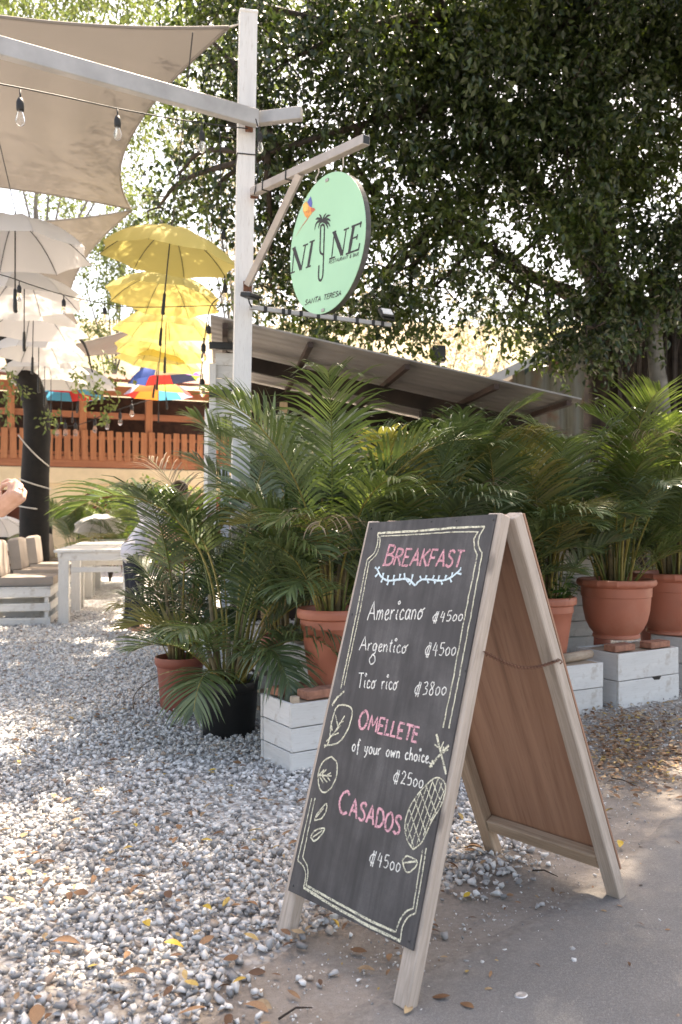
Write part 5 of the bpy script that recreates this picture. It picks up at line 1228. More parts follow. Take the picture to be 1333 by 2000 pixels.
# ------------------------------------------------------------------ buildings
def balcony_house():
    a = Vector((at(-150, 0, 17.7).x, 17.7, 0)); b = Vector((at(470, 0, 20.3).x, 20.3, 0)); d = b - a; Lx = d.length + .6
    t = thing('balcony_house', 'cream house with orange brown slatted balcony and arches behind the trunk', 'house', a, math.atan2(d.y, d.x))
    X = lambda px: (lambda q: q)(((px - 666.5) / FPX * a.y - a.x) / (d.x / d.length - (px - 666.5) / FPX * d.y / d.length))
    # lower wall with arched openings
    out = [(0, 0), (0, 1.95), (Lx, 1.95), (Lx, 0)]
    def arch(x0, x1, zt, rr=.42, n=8):
        pts = [(x1, 0), (x1, zt - rr)] + [(x1 - rr + rr * math.cos(k * math.pi / 2 / n), zt - rr + rr * math.sin(k * math.pi / 2 / n)) for k in range(1, n + 1)]
        pts += [(x0 + rr + rr * math.cos(math.pi / 2 + k * math.pi / 2 / n), zt - rr + rr * math.sin(math.pi / 2 + k * math.pi / 2 / n)) for k in range(0, n + 1)] + [(x0, 0)]
        return pts
    poly = out + arch(X(330), Lx - .4, 1.74) + arch(X(152), X(318), 1.80) + arch(X(-60), X(104), 1.80)
    mb = MB(); mb.prism(poly, .24, Matrix(((1, 0, 0, 0), (0, 0, -1, .24), (0, 1, 0, 0), (0, 0, 0, 1)))); mb.build('arch_wall', M['cream'], t)
    mb = MB(); mb.box((Lx / 2, .14, 2.12), (Lx, .42, .36), None, .02); mb.build('slab_band', M['cream'], t)
    mb = MB(); mb.box((Lx / 2, 2.4, 1.0), (Lx, .1, 2.0)); mb.build('back_wall', M['red_wall'], t)
    mb = MB(); mb.box((Lx / 2, 1.4, 2.28), (Lx - .02, 2.7, .06)); mb.build('deck_floor', M['deck_x'], t)
    mb = MB(); mb.box((Lx / 2, 2.75, 3.3), (Lx, .1, 2.0)); mb.build('upper_back_wall', M['deck_dark'], t)
    mb = MB(); mb.box((Lx / 2, -.03, 2.44), (Lx, .03, .25), None, .004); mb.build('kick_board', M['deck_x'], t)
    sm = MB().box((0, 0, 0), (.135, .022, .66), None, .004).mesh('slat', M['deck']); n = int(Lx / .185); rr = random.Random(3)
    for k in range(n): link('slat', sm, t, (.09 + k * .185, -.062, 2.80 + rr.uniform(-.015, .015)), (0, rr.gauss(0, .012), 0))
    for z in (2.62, 2.98):
        mb = MB(); mb.box((Lx / 2, -.02, z), (Lx, .04, .07), None, .004); mb.build('rail', M['deck_x'], t)
    for px in (-120, 22, 65, 163, 292, 420):
        mb = MB(); mb.box((X(px), .06, 3.27), (.15, .13, 1.9), None, .008); mb.build('post', M['deck'], t)
    mb = MB(); mb.box((Lx / 2, .08, 3.50), (Lx, .06, .14), None, .005); mb.build('cross_beam', M['deck_x'], t)
    mb = MB(); mb.add([(-.3, -.7, 4.15), (Lx + .3, -.7, 4.15), (Lx + .3, 3.2, 4.9), (-.3, 3.2, 4.9), (-.3, -.7, 4.22), (Lx + .3, -.7, 4.22), (Lx + .3, 3.2, 4.97), (-.3, 3.2, 4.97)], [(3, 2, 1, 0), (4, 5, 6, 7), (0, 1, 5, 4), (1, 2, 6, 5), (2, 3, 7, 6), (3, 0, 4, 7)]); mb.build('roof', M['red_wall'], t)
    mb = MB(); mb.box((Lx / 2, .05, 4.06), (Lx, .08, .22), None, .005); mb.build('fascia', M['deck_x'], t)
    for k in range(4):      # black boxes stand for shaded openings with pale frames in the back wall
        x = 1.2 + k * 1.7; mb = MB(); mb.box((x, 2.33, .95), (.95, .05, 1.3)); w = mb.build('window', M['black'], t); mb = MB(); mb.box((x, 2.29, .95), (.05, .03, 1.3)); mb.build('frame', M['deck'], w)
balcony_house()

def shed():
    e1 = at(416, 621, 6.9); ang = R(8); t = thing('bar_shed', 'open bar shed with brown metal roof behind the potted palms', 'shed', (e1.x, 6.9, 0), ang); Lx = 3.15; z0 = e1.z; fall = -.195
    zr = lambda x: z0 + fall * x
    # ribbed roof sheet falling to the right, its open edge towards the camera
    mb = MB(); n = 90; vs = []; fs = []
    for i in range(n + 1):
        y = 2.8 * i / n; rb = .012 if (i % 6) in (0, 1) else 0
        for x in (-.02, Lx): vs += [(x, y, zr(x) + rb + .014), (x, y, zr(x) + rb)]
    for i in range(n):
        a = i * 4; fs += [(a, a + 2, a + 6, a + 4), (a + 1, a + 5, a + 7, a + 3), (a, a + 4, a + 5, a + 1), (a + 2, a + 3, a + 7, a + 6)]
    fs += [(0, 1, 3, 2), (n * 4, n * 4 + 2, n * 4 + 3, n * 4 + 1)]; mb.add(vs, fs); mb.build('roof_sheet', M['roof_under'], t)
    for x in (.10, .80, 1.62, 2.4, 3.05):
        mb = MB(); mb.beam((x, .03, zr(x) - .032), (x, 2.7, zr(x) - .032), .045, .045); mb.build('rafter', M['deck_dark'], t)
    mb = MB(); mb.beam((.1, .95, zr(.1) - .13), (Lx - .05, .95, zr(Lx) - .13), .06, .13); mb.build('header_beam', M['shed_dark'], t)
    for x in (.95, 2.0, 3.05):
        h = zr(x) - .2; mb = MB(); mb.box((x, .95, h / 2), (.10, .10, h), None, .005); mb.build('post', M['shed_dark'], t)
    mb = MB(); mb.add([(.4, 2.6, 0), (Lx, 2.6, 0), (Lx, 2.6, zr(Lx) - .02), (.4, 2.6, zr(.4) - .02), (.4, 2.66, 0), (Lx, 2.66, 0), (Lx, 2.66, zr(Lx) - .02), (.4, 2.66, zr(.4) - .02)], [(0, 1, 2, 3), (7, 6, 5, 4), (0, 4, 5, 1), (1, 5, 6, 2), (2, 6, 7, 3), (3, 7, 4, 0)]); mb.build('back_wall', M['shed_dark'], t)
    mb = MB(); mb.box((Lx - .06, 1.8, 1.0), (.06, 1.55, 2.0)); mb.build('side_wall', M['shed_dark'], t)
    bm_ = MB().box((0, 0, 0), (.135, .022, .98), None, .003).mesh('front_board', M['shed_dark'])
    for k in range(14): link('front_board', bm_, t, (1.06 + k * .145, 1.06, .50))
    mb = MB(); mb.box((2.0, 1.12, 1.03), (2.1, .42, .05), None, .006); mb.build('counter_top', M['raw'], t)
    mb = MB(); mb.box((2.0, .88, 1.72), (2.1, .03, .08), None, .004); mb.build('shelf_rail', M['raw'], t)
    mb = MB(); mb.box((2.0, 2.4, 1.5), (2.0, .3, .04)); mb.build('back_shelf', M['raw'], t)
    # pale boards and posts at the open left end
    for k, (x, y, w, m, h) in enumerate(((.46, .60, .085, 'shed_tan', 2.0), (.62, .62, .07, 'shed_tan', 2.2), (.54, .66, .08, 'shed_dark', 2.2))):
        mb = MB(); mb.box((x, y, h / 2), (w, .05, h), None, .004); mb.build('upright_board', M[m], t)
    pm = MB().box((0, 0, 0), (.24, .02, .108), None, .003).mesh('end_plank', M['white_x'])
    for k in range(6): link('end_plank', pm, t, (.14, .50, z0 - .80 + k * .112))
    for x, h in ((-.005, 2.5), (.29, 2.45)):
        mb = MB(); mb.box((x, .47, h / 2), (.06, .06, h), None, .004); mb.build('end_post', M['white_z'], t)
    for z, h in ((z0 - .14, .06), (z0 - .55, .065)):
        mb = MB(); mb.box((.10, .42, z), (.27, .05, h), None, .004); mb.build('end_fixture', M['black'], t)
    mb = MB(); mb.box((.10, .30, .80), (.075, .07, 1.6), None, .004); mb.build('grey_post', M['barge'], t)
    mb = MB(); mb.beam((-.06, .45, 0), (-.03, .42, 2.1), .07, .05); mb.build('lean_post', M['white_z'], t)
shed()

def gable_house():
    D = 13.5; p = at(958, 740, D); t = thing('tin_house', 'small house of weathered corrugated sheet with pale blue barge board behind fig tree', 'house', (p.x, D, 0)); z0 = p.z; sx = at(1130, 656, D); slope = (sx.z - z0) / (sx.x - p.x); W = 3.6; zt = z0 + slope * W
    mb = MB(); n = 150; vs = []; fs = []
    for i in range(n + 1):
        x = .35 + (2 * W - .7) * i / n; y = .03 * math.sin(i * 1.05); h = z0 + slope * (x if x < W else 2 * W - x) - .06; vs += [(x, y, 0), (x, y, h)]
    for i in range(n): fs.append((2 * i, 2 * i + 2, 2 * i + 3, 2 * i + 1))
    mb.add(vs, fs); mb.build('gable_wall', M['corr'], t, smooth=True)
    for x in (.35, 2 * W - .35):
        mb = MB(); mb.box((x, 2.5, z0 / 2), (.04, 5, z0)); mb.build('side_wall', M['corr'], t)
    for s in (0, 1):
        a, b = ((-.1, z0 - slope * .1), (W, zt)) if s == 0 else ((W, zt), (2 * W + .1, z0 - slope * .1))
        mb = MB(); mb.add([(a[0], -.22, a[1]), (b[0], -.22, b[1]), (b[0], 5.2, b[1]), (a[0], 5.2, a[1]), (a[0], -.22, a[1] + .03), (b[0], -.22, b[1] + .03), (b[0], 5.2, b[1] + .03), (a[0], 5.2, a[1] + .03)], [(3, 2, 1, 0), (4, 5, 6, 7), (0, 1, 5, 4), (1, 2, 6, 5), (2, 3, 7, 6), (3, 0, 4, 7)]); mb.build('roof', M['roof_sheet'], t)
        mb = MB(); mb.beam((a[0], -.235, a[1] - .05), (b[0], -.235, b[1] - .05), .022, .14); mb.build('barge_board', M['barge'], t)
    mb = MB(); mb.box((.42, -.05, 1.2), (.12, .06, 2.4)); mb.build('corner_board', M['cream'], t)
gable_house()

def speaker_box():
    p = at(857, 692, 9.6); t = thing('loudspeaker', 'black box loudspeaker on a short pole above the shed roof', 'loudspeaker', (p.x, 9.6, 0))
    mb = MB(); mb.box((0, 0, p.z), (.15, .13, .18), None, .008); bx = mb.build('cabinet', M['black'], t)
    mb = MB(); mb.box((0, -.068, p.z), (.12, .006, .15)); mb.build('grille', M['dark_metal'], bx)
    mb = MB(); mb.tube([(0, 0, 0), (0, 0, p.z - .09)], .02, 8); mb.build('pole', M['galv'], t, smooth=True)
speaker_box()

# ------------------------------------------------------------------ seating
def slat_table(label, loc, rotz):
    t = thing('slatted_table', label, 'table', loc, rotz, 'white slatted tables in a row'); w, l, h = .88, 1.55, .82
    sm = MB().box((0, 0, 0), (w, .095, .028), None, .003).mesh('top_slat', M['white_x']); n = 11
    for k in range(n): link('top_slat', sm, t, (0, .06 + k * (l - .12) / (n - 1), h - .014), (0, 0, random.gauss(0, .004)))
    for s in (-1, 1):
        mb = MB(); mb.box((s * (w / 2 - .06), l / 2, h - .055), (.035, l - .02, .05), None, .003); mb.build('apron', M['white_y'], t)
        for y in (.09, l - .09):
            mb = MB(); mb.box((s * (w / 2 - .10), y, (h - .03) / 2), (.11, .10, h - .03), None, .004); mb.build('leg', M['white_z'], t)
    for y in (.05, l - .05):
        mb = MB(); mb.box((0, y, h - .075), (w - .12, .025, .09), None, .003); mb.build('cross_rail', M['white_x'], t)
        mb = MB(); mb.box((0, y + .03, h - .22), (w - .34, .03, .06), None, .003); mb.build('cross_rail', M['white_x'], t)
    return t
tl = gp = onz(120, 1222); ROT = R(12)
for k, lb in enumerate(('nearest white slatted wooden table on the gravel', 'second white slatted table, behind the nearest one', 'farthest white slatted table of the row')):
    o = Vector((at(187, 0, 9.31).x, 9.31, 0)) + Vector((-math.sin(ROT), math.cos(ROT), 0)) * k * 1.85; slat_table(lb, o, ROT)
def pallet_seat(label, loc, rotz):
    t = thing('pallet_seat', label, 'seat', loc, rotz, 'white pallet seats facing the tables'); w, d = .72, .74
    bm_ = MB().box((0, 0, 0), (w, .02, .085), None, .003).mesh('board', M['white_x']); bs = MB().box((0, 0, 0), (.02, d - .05, .085), None, .003).mesh('board', M['white_y']); rr = random.Random(2)
    for z in (.05, .205, .36):
        for s in (-1, 1): link('board', bm_, t, (0, s * (d / 2 - .01), z), (0, rr.gauss(0, .004), 0)); link('board', bs, t, (s * (w / 2 - .012), 0, z))
    for sx in (-1, 1):
        for sy in (-1, 1): mb = MB(); mb.box((sx * (w / 2 - .045), sy * (d / 2 - .045), .2), (.04, .045, .40)); mb.build('corner_post', M['white_z'], t)
    tp = MB().box((0, 0, 0), (w - .01, .10, .018), None, .003).mesh('top_slat', M['white_x'])
    for k in range(6): link('top_slat', tp, t, (0, -d / 2 + .06 + k * (d - .12) / 5, .413))
    bb = MB().box((0, 0, 0), (.02, d - .04, .10), None, .003).mesh('back_board', M['white_y'])
    for z in (.50, .64, .80): link('back_board', bb, t, (-w / 2 + .02 - (z - .4) * .12, 0, z), (0, R(-7), 0))
    for s in (-1, 1): mb = MB(); mb.beam((-w / 2 + .05, s * (d / 2 - .06), .40), (-w / 2 - .012, s * (d / 2 - .06), .87), .05, .035); mb.build('back_post', M['white_z'], t)
    return t
def cushion(name, label, size, loc, rot, parentless=True):
    x, y, z = size; n = 10; mb = MB(); vs = []; fs = []
    bm = bmesh.new(); bmesh.ops.create_cube(bm, size=1); bmesh.ops.subdivide_edges(bm, edges=bm.edges, cuts=7, use_grid_fill=True)
    for v in bm.verts:
        p = v.co * 2; e = lambda a: 1 - abs(a) ** 6
        f = .86 + .14 * e(p.x) * e(p.y)
        v.co = Vector((p.x * x / 2 * (1 - .02 * p.z * p.z), p.y * y / 2 * (1 - .02 * p.z * p.z), p.z * z / 2 * f))
    me = bpy.data.meshes.new(name); bm.to_mesh(me); bm.free(); me.materials.append(M['tan']); me.polygons.foreach_set('use_smooth', [True] * len(me.polygons)); smooth_by_angle(me, 50)
    o = link(name, me, None, loc, rot); return tag(o, label, 'cushion', 'beige seat cushions')
ord_ = ['nearest', 'second', 'third', 'farthest']
for k in range(4):
    base = Vector((at(38, 0, 9.45).x, 9.50, 0)) + Vector((-math.sin(ROT), math.cos(ROT), 0)) * k * 1.42
    pallet_seat(f'{ord_[k]} white pallet seat left of the slatted tables', base, ROT + 0)
    Rz = Matrix.Rotation(ROT, 3, 'Z')
    cushion('seat_cushion', f'beige seat cushion on the {ord_[k]} pallet seat', (.64, .64, .11), base + Rz @ Vector((.06, 0, .478)), (0, 0, ROT))
    cushion('back_cushion', f'beige back cushion leaning on the {ord_[k]} pallet seat', (.13, .60, .42), base + Rz @ Vector((-.245, 0, .715)), (0, R(-7), ROT))

# ------------------------------------------------------------------ people
def capsule(mb, p, q, r0, r1, n=10):
    p, q = Vector(p), Vector(q); d = (q - p); L = d.length; d = d / L if L > 1e-6 else Vector((0, 0, 1)); pts = []; rad = []
    for k in range(5): a = math.pi / 2 * (1 - k / 4); pts.append(p - d * r0 * math.sin(a)); rad.append(max(r0 * math.cos(a), r0 * .05))
    for k in range(5): a = math.pi / 2 * k / 4; pts.append(q + d * r1 * math.sin(a)); rad.append(max(r1 * math.cos(a), r1 * .05))
    mb.tube(pts, rad, n)
def ellipsoid(mb, c, r, n=16, m=10):
    prof = [(math.sin(math.pi * k / m), -math.cos(math.pi * k / m)) for k in range(m + 1)]; prof[0] = (.02, -1); prof[-1] = (.02, 1); mb.lathe(prof, n, Matrix.Translation(c) @ Matrix.Diagonal((*r, 1)))
def skinned(name, mb, voxel, mat, parent, smooth=6):
    me = mb.mesh(name + '_raw', mat, True); o = bpy.data.objects.new(name + '_raw', me); COL.objects.link(o)
    md = o.modifiers.new('r', 'REMESH'); md.mode = 'VOXEL'; md.voxel_size = voxel; md.use_smooth_shade = True
    ms = o.modifiers.new('s', 'SMOOTH'); ms.iterations = smooth; ms.factor = .5
    dg = bpy.context.evaluated_depsgraph_get(); m2 = bpy.data.meshes.new_from_object(o.evaluated_get(dg)); bpy.data.objects.remove(o)
    m2.materials.clear(); m2.materials.append(mat); m2.polygons.foreach_set('use_smooth', [True] * len(m2.polygons)); return link(name, m2, parent)
def person(label, loc, rotz, arms, shirt, trousers, voxel, sleeves=.45, lean=0.0, extra=None, height=1.66):
    """faces local -y; arms: for each side (shoulder,elbow,wrist) local points; hands added by extra or as relaxed hands"""
    t = thing('person', label, 'person', loc, rotz); k = height / 1.70
    V = lambda x, y, z: Vector((x * k, y * k - lean * max(0, z - .95) * k, z * k))
    b = MB()
    for s in (-1, 1):
        capsule(b, V(s * .09, 0, .90), V(s * .10, -.01, .50), .085 * k, .058 * k); capsule(b, V(s * .10, -.01, .50), V(s * .105, .02, .10), .055 * k, .036 * k); capsule(b, V(s * .105, .03, .055), V(s * .12, -.13, .035), .042 * k, .032 * k)
        sh, el, wr = arms[s]; capsule(b, sh, el, .046 * k, .038 * k); capsule(b, el, wr, .037 * k, .026 * k)
        capsule(b, V(s * .05, 0, 1.36), sh, .06 * k, .052 * k)
    capsule(b, V(0, 0, .95), V(0, 0, 1.18), .125 * k, .115 * k); capsule(b, V(-.05, 0, 1.15), V(-.06, 0, 1.32), .105 * k, .10 * k); capsule(b, V(.05, 0, 1.15), V(.06, 0, 1.32), .105 * k, .10 * k)
    capsule(b, V(0, .0, 1.38), V(0, -.01, 1.50), .055 * k, .052 * k)
    ellipsoid(b, V(0, -.02, 1.59), (.078 * k, .098 * k, .118 * k)); capsule(b, V(0, -.07, 1.53), V(0, -.085, 1.52), .05 * k, .035 * k); capsule(b, V(0, -.115, 1.595), V(0, -.132, 1.575), .010 * k, .014 * k)
    for s in (-1, 1): capsule(b, V(s * .079, -.01, 1.60), V(s * .083, -.0, 1.575), .014 * k, .010 * k)
    for s in (-1, 1):
        if extra is None or s not in extra:
            sh, el, wr = arms[s]; d = (wr - el).normalized(); sd = d.cross(Vector((0, -1, 0))).normalized(); pm = wr + d * .085 * k
            for q in range(4):
                f0 = wr + sd * (q - 1.5) * .008; f1 = pm + sd * (q - 1.5) * .020 * k; capsule(b, f0, f1, .014 * k, .012 * k, 8); f2 = f1 + (d + Vector((0, -.25, 0))).normalized() * (.042 - .004 * abs(q - 1)) * k; capsule(b, f1, f2, .0095 * k, .009 * k, 8); f3 = f2 + (d + Vector((0, -.9, 0))).normalized() * .032 * k; capsule(b, f2, f3, .009 * k, .0075 * k, 8)
            th1 = wr + d * .04 * k - sd * .045 * k; capsule(b, wr + d * .01, th1, .014 * k, .011 * k, 8); capsule(b, th1, th1 + (d * .8 - sd * .2) * .04 * k, .011 * k, .009 * k, 8)
        else: extra[s](b)
    body = skinned('body', b, voxel, M['skin'], t, 2 if extra else 6)
    c = MB()
    for s in (-1, 1):
        sh, el, wr = arms[s]; capsule(c, V(s * .05, 0, 1.36), sh, .075 * k, .068 * k); capsule(c, sh, sh.lerp(el, sleeves), .064 * k, .068 * k)
    capsule(c, V(0, 0, .90), V(0, 0, 1.18), .152 * k, .135 * k); capsule(c, V(-.05, 0, 1.12), V(-.06, 0, 1.32), .122 * k, .115 * k); capsule(c, V(.05, 0, 1.12), V(.06, 0, 1.32), .122 * k, .115 * k); capsule(c, V(-.06, .0, .92), V(.06, 0, .92), .14 * k, .14 * k)
    skinned('shirt', c, .012, shirt, t, 5)
    c = MB()
    for s in (-1, 1): capsule(c, V(s * .08, 0, .88), V(s * .10, -.01, .50), .115 * k, .085 * k); capsule(c, V(s * .10, -.01, .50), V(s * .105, .02, .12), .082 * k, .070 * k)
    capsule(c, V(-.05, 0, .93), V(.05, 0, .93), .125 * k, .125 * k); skinned('trousers', c, .013, trousers, t, 4)
    c = MB(); ellipsoid(c, V(0, .012, 1.625), (.090 * k, .105 * k, .105 * k)); capsule(c, V(0, .07, 1.60), V(0, .09, 1.44), .07 * k, .05 * k); hr = skinned('hair', c, .01, M['hair'], t, 3)
    for s in (-1, 1): c = MB(); ellipsoid(c, V(s * .030, -.103, 1.605), (.012 * k, .007 * k, .007 * k), 10, 6); c.build('eye', M['black'], body, smooth=True)
    c = MB(); ellipsoid(c, V(0, -.112, 1.535), (.022 * k, .008 * k, .006 * k), 10, 6); c.build('mouth', M['red_wall'], body, smooth=True)
    return t
# person among the tables: pale shirt and dark trousers, back to the camera, bending to the table
pl = Vector((at(262, 0, 8.7).x, 8.7, 0))
person('person in pale lavender shirt and dark trousers standing by the tables', pl, R(118), {-1: (Vector((-.17, -.10, 1.33)), Vector((-.24, -.22, 1.08)), Vector((-.20, -.42, .98))), 1: (Vector((.17, -.10, 1.33)), Vector((.25, -.22, 1.08)), Vector((.18, -.42, .98)))}, M['shirt'], M['jeans'], .011, .75, .8, None, 1.54)
# person at the left edge: only the raised hand and forearm reach into the picture
ploc = Vector((-1.50, 2.86, 0)); prot = R(60)
def to_l(v): return Matrix.Rotation(-prot, 3, 'Z') @ (Vector(v) - ploc)
W_ = to_l(at(-14, 1000, 2.70)); 
def raised_hand(b):
    hp = lambda px, py, D: to_l(at(px, py, D))
    kn = [hp(19, 963, 2.655), hp(29, 962, 2.648), hp(38, 966, 2.65), hp(45, 974, 2.66)]
    wr = [hp(-8, 987, 2.69), hp(-4, 991, 2.688), hp(0, 997, 2.69), hp(4, 1002, 2.695)]
    for a, c in zip(wr, kn): capsule(b, a, c, .0150, .0105, 10)
    capsule(b, W_, hp(-2, 993, 2.69), .0235, .023)
    mid = [hp(21, 944, 2.668), hp(32, 942, 2.672), hp(42, 949, 2.678), hp(49, 961, 2.684)]
    tip = [hp(6, 948, 2.70), hp(16, 938, 2.712), hp(29, 938, 2.72), hp(40, 950, 2.72)]
    end = [hp(0, 961, 2.70), hp(5, 944, 2.735), hp(18, 942, 2.745), hp(31, 952, 2.745)]
    for a, m, tt, e in zip(kn, mid, tip, end): capsule(b, a, m, .0092, .0082, 10); capsule(b, m, tt, .0080, .0072, 10); capsule(b, tt, e, .0070, .0060, 10)
    t0, t1, t2 = hp(-8, 982, 2.675), hp(-4, 972, 2.668), hp(1, 962, 2.680); capsule(b, hp(-12, 992, 2.69), t0, .0145, .0115); capsule(b, t0, t1, .0110, .0092); capsule(b, t1, t2, .0090, .0072)
shR = to_l((-1.42, 2.70, 1.36)); elR = to_l((-1.34, 2.62, 1.02))
pp = person('person at left edge with raised hand wearing a ring', ploc, prot, {1: (shR, elR, W_), -1: (Vector((-.18, 0, 1.36)), Vector((-.23, .02, 1.08)), Vector((-.22, -.06, .84)))}, M['shirt'], M['jeans'], .0036, .35, 0.0, {1: raised_hand})
rp = to_l(at(40, 957, 2.664)); mb = MB(); dd = (to_l(at(42, 949, 2.678)) - to_l(at(38, 966, 2.65))).normalized(); ax = dd.orthogonal().normalized(); bx_ = dd.cross(ax)
mb.tube([rp + (ax * math.cos(a) + bx_ * math.sin(a)) * .0094 for a in np.linspace(0, 2 * math.pi, 17)], .0012, 6, False); mb.build('ring', M['ring'], pp, smooth=True)

# ------------------------------------------------------------------ potted palms, crates and bricks along the border
CX = R(33)
def cr_loc(corner, lx, ly, rot): return Vector((corner.x, corner.y, 0)) + Vector((math.cos(rot), math.sin(rot), 0)) * lx / 2 + Vector((-math.sin(rot), math.cos(rot), 0)) * ly / 2
ZC = .325
crA = cr_loc(onz(569, 1519), .50, .29, CX); crate('white plank crate with brick topped corner beside the black pot', crA, CX, (.50, .29, ZC), 3, .005, posts_out=.03, seed=1)
crB = cr_loc(onz(1208, 1386), .56, .34, R(31)); crate('white crate with a hand hole under the wide orange pot', crB, R(31), (.56, .34, ZC + .01), 2, .005, slot=True, seed=2)
cc = onz(1178, 1390); crC = Vector((cc.x, cc.y, 0)) - Vector((math.cos(R(29)), math.sin(R(29)), 0)) * .25 + Vector((-math.sin(R(29)), math.cos(R(29)), 0)) * .18; crate('streaky white crate half hidden behind the sandwich board', crC, R(29), (.50, .36, .295), 2, .005, seed=3)
crD = Vector((2.52, 5.95, 0)); crate('white crate at the right edge under the farthest orange pot', crD, R(31), (.56, .40, ZC + .02), 2, .005, seed=4)
crE = Vector((1.60, 6.12, 0)); crate('tall white crate standing on end behind the orange pots', crE, R(20), (.30, .30, .98), 9, .004, seed=5)
crF = Vector((.42, 4.66, 0)); crate('white crate hidden behind the sandwich board, left', crF, R(31), (.50, .34, ZC), 2, .005, seed=6)
crG = Vector((.92, 5.02, 0)); crate('white crate hidden behind the sandwich board, right', crG, R(31), (.50, .34, ZC), 2, .005, seed=7)
crH = Vector((at(548, 0, 5.0).x, 5.0, 0)); crate('open slatted white crate behind the black pot', crH, R(18), (.36, .30, .36), 4, .028, seed=8)
crI = Vector((at(612, 0, 4.75).x, 4.85, 0)); crate('slatted white crate tucked behind the tall orange pot', crI, R(24), (.30, .30, .46), 4, .03, seed=9)
brick('red brick on the front corner of the near white crate', crA + Matrix.Rotation(CX, 3, 'Z') @ Vector((-.06, -.075, ZC + .003)), CX + .05)
brick('red brick lying behind another on the near white crate', crA + Matrix.Rotation(CX, 3, 'Z') @ Vector((-.13, .06, ZC + .003)), CX + .12)
for q, lb in ((Vector((-.17, -.085, 0)), 'left brick under the wide orange pot'), (Vector((.14, -.10, 0)), 'right brick under the wide orange pot')):
    brick('red ' + lb, crB + Matrix.Rotation(R(31), 3, 'Z') @ q + Vector((0, 0, ZC + .013)), R(31) + .03)
mb = MB(); mb.tube([(-.14, -.02, 0), (.0, 0, 0), (.13, .03, .0)], [.028, .030, .027], 10); o = mb.build('log', M['raw'], smooth=True); o.location = crC + Vector((.17, .0, .295 + .032)); o.rotation_euler = (0, 0, R(30)); tag(o, 'short round log lying on the streaky white crate', 'log')

p1 = Vector((at(447, 0, 4.55).x, 4.55, 0))
sp1 = [(a, th, L, d) for a, th, L, d in specs3(38, 41, 1.0) if L < 1.0 or not 110 < a < 290] + [(262, 52, .66, 110), (330, 34, .95, 115), (20, 22, 1.3, 95), (176, -7, 1.62, 145), (140, -2, 1.5, 120), (300, 42, .8, 120), (70, 8, 1.75, 50), (185, 26, 1.0, 95), (150, 14, 1.2, 80), (5, 12, 1.5, 80), (60, 8, 1.6, 70), (140, 8, 1.5, 60)]
sp1 = [(a, th, L * (.66 if 115 < a < 250 and L < 1.3 else 1), d) for a, th, L, d in sp1]
potted('large bushy palm in a black plastic pot on the gravel', p1, .172, .30, 'nursery', 'black', sp1, 41, 'palm', False, 4, .085, fill=.86)
p2 = Vector((at(352, 0, 5.15).x, 5.15, 0))
potted('palm in a dark red pot left of the black pot', p2, .152, .325, 'plain', 'clay_dark', [(a, th, L * (.52 if 105 < a < 255 else 1), d) for a, th, L, d in specs3(24, 42, .74) if not (190 < a < 340 and L < .9)] + [(175, 24, .45, 95), (100, 14, 1.0, 60), (30, 16, 1.0, 60)], 42, 'palm_b', False, 3, .06)
def potspec(n, seed, H=.86, tilt=None): return specs3(n, seed, H)
p3 = Vector((at(648, 0, 4.2).x, 4.2, ZC + .005))
potted('palm in a tall tapered orange pot standing on the near crate', p3, .172, .385, 'tall', 'clay', potspec(25, 43, .70), 43, 'palm', False, 2, .065)
potted('palm behind the left part of the sandwich board', crF + Vector((0, 0, ZC + .003)), .17, .36, 'tall', 'clay', potspec(22, 44, .72), 44, 'palm_b', False, 2, .065)
potted('palm behind the right part of the sandwich board', crG + Vector((0, 0, ZC + .003)), .17, .36, 'tall', 'clay', potspec(22, 45, .72), 45, 'palm', False, 2, .065)
p5 = Vector((at(1068, 0, 5.2).x, 5.2, .297))
potted('palm in an orange pot half hidden by the board, herb at its foot', p5, .178, .385, 'tall', 'clay', potspec(25, 46, .72), 46, 'palm', True, 2, .07)
p6 = Vector((at(1204, 0, 5.56).x, 5.56, ZC + .055))
potted('palm in a wide bowl shaped orange pot on the crate with hand hole', p6, .25, .385, 'bowl', 'clay', potspec(30, 47, .78), 47, 'palm_y', True, 2, .09)
p7 = Vector((at(1312, 0, 6.0).x, 6.0, ZC + .025))
potted('palm in the farthest wide orange pot at the right edge', p7, .285, .43, 'bowl', 'clay', potspec(28, 48, .76), 48, 'palm_y', True, 2, .09)
# palms standing behind the front row, their plain pots on the ground
for (px, D, lb, sd, lf, s, dr) in ((760, 5.6, 'palm in a plain pot behind the tall orange pot', 51, 'palm', 1.02, 0), (900, 6.2, 'palm in a plain pot behind the board, before the shed counter', 52, 'palm_b', 1.0, 0), (1010, 6.4, 'palm in a plain pot in front of the shed roof end', 53, 'palm', .98, 0), (1150, 6.6, 'sunlit palm in a plain pot behind the wide orange pot', 54, 'palm_y', 1.0, 0), (1290, 7.2, 'palm in a plain pot below the hanging roots', 55, 'palm_y', .92, 0), (560, 6.0, 'tall palm in a plain pot right of the white post', 56, 'palm', .98, 0)):
    potted(lb, Vector((at(px, 0, D).x, D, 0)), .19, .34, 'plain', 'clay_dark', specs3(20, sd, s), sd, lf, False, 2, .09)
potted('small distant palm in a pot in front of the cream arches', Vector((at(150, 0, 15.5).x, 15.5, 0)), .2, .4, 'plain', 'white_z', rand_specs(22, 61, (1.1, 1.7), (5, 45), (50, 95)), 61, 'palm', False, 1, .09, group='distant potted palms')
potted('distant bushy palm right of the open white umbrella', Vector((at(262, 0, 14.5).x, 14.5, 0)), .22, .4, 'plain', 'clay_dark', rand_specs(26, 62, (1.1, 1.8), (5, 50), (50, 95)), 62, 'palm_y', False, 1, .09, group='distant potted palms')
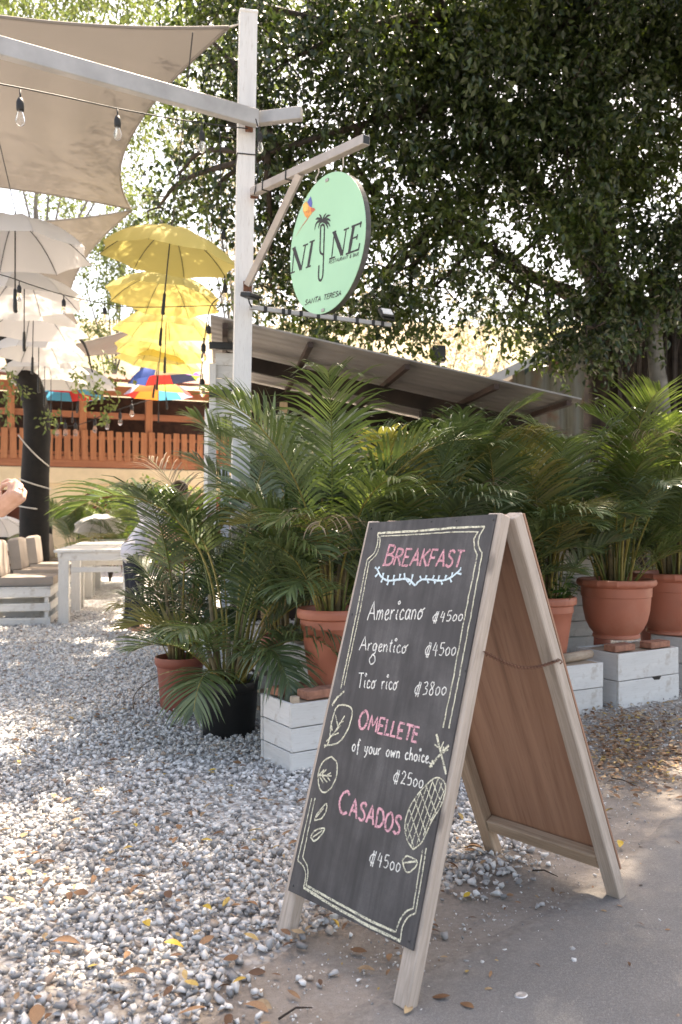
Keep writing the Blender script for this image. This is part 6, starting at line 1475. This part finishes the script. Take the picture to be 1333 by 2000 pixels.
# herb at the foot of one palm
def herb(loc, n, seed, parent=None):
    rng = np.random.default_rng(seed); P = []; A = []; N = []
    for k in range(n):
        a = rng.uniform(0, 6.28); h = rng.uniform(.06, .24); r_ = rng.uniform(.01, .10)
        for j in range(7): P.append((r_ * math.cos(a) * (1 + j * .12), r_ * math.sin(a) * (1 + j * .12), h * (.4 + .1 * j))); b = rng.uniform(0, 6.28); A.append((math.cos(b), math.sin(b), .15)); N.append((rng.normal(0, .3), rng.normal(0, .3), 1))
    Ls = rng.uniform(.035, .065, len(P)); V, F = leaf_arrays(np.array(P), unit(np.array(A)), unit(np.array(N)), Ls, Ls * .55); t = thing('herb', 'small leafy green herb growing at the rim of the half hidden orange pot', 'plant', loc)
    tag(link('foliage', np_mesh('foliage', V, F, M['herb']), t), kind='stuff'); mb = MB()
    for k in range(n): p = P[k * 7 + 6]; mb.tube([(p[0] * .3, p[1] * .3, -.02), p], .002, 5)
    tag(mb.build('stem', M['rachis_g'], t), kind='stuff')
herb(p5 + Vector((.05, -.08, .34)), 12, 5)
# low shrubs in front of the balcony house
for px, py, D, lb in ((215, 985, 15.8, 'low green shrub beneath the balcony arches'), (262, 1000, 15.5, 'rounded shrub right of the distant palm'), (330, 985, 13.0, 'leafy shrub behind the bushy palm fronds')):
    b = Vector((at(px, 0, D).x, D, 0)); t = thing('shrub', lb, 'shrub', b, 0, 'low shrubs'); zc = at(px, py, D).z
    mb = MB(); [mb.tube([(0, 0, 0), (random.gauss(0, .15), random.gauss(0, .15), zc)], [.02, .008], 6) for _ in range(5)]; tag(mb.build('stem', M['bark'], t, smooth=True), kind='stuff')
    crown('foliage', [((b.x, b.y, zc * .75), (.55, .5, zc * .55), 1.0)], M['shrub'], t, 70, 10, (.06, .11), .5, .25, .3, int(px), .6, b)
# dry fibres and a wire loop by the red pot
mb = MB(); q0 = onz(262, 1385); mb.tube([p - q0 for p in smooth_line([tuple(onz(262, 1392, .02)), tuple(at(262, 1360, 4.95)), tuple(at(285, 1335, 4.98)), tuple(at(308, 1322, 5.02))], 8)], .003, 5); o = mb.build('dry_stalk', M['palm_dry'], smooth=True); o.location = q0; tag(o, 'thin dry frond stalk bent from the gravel to the red pot', 'dry stalk')
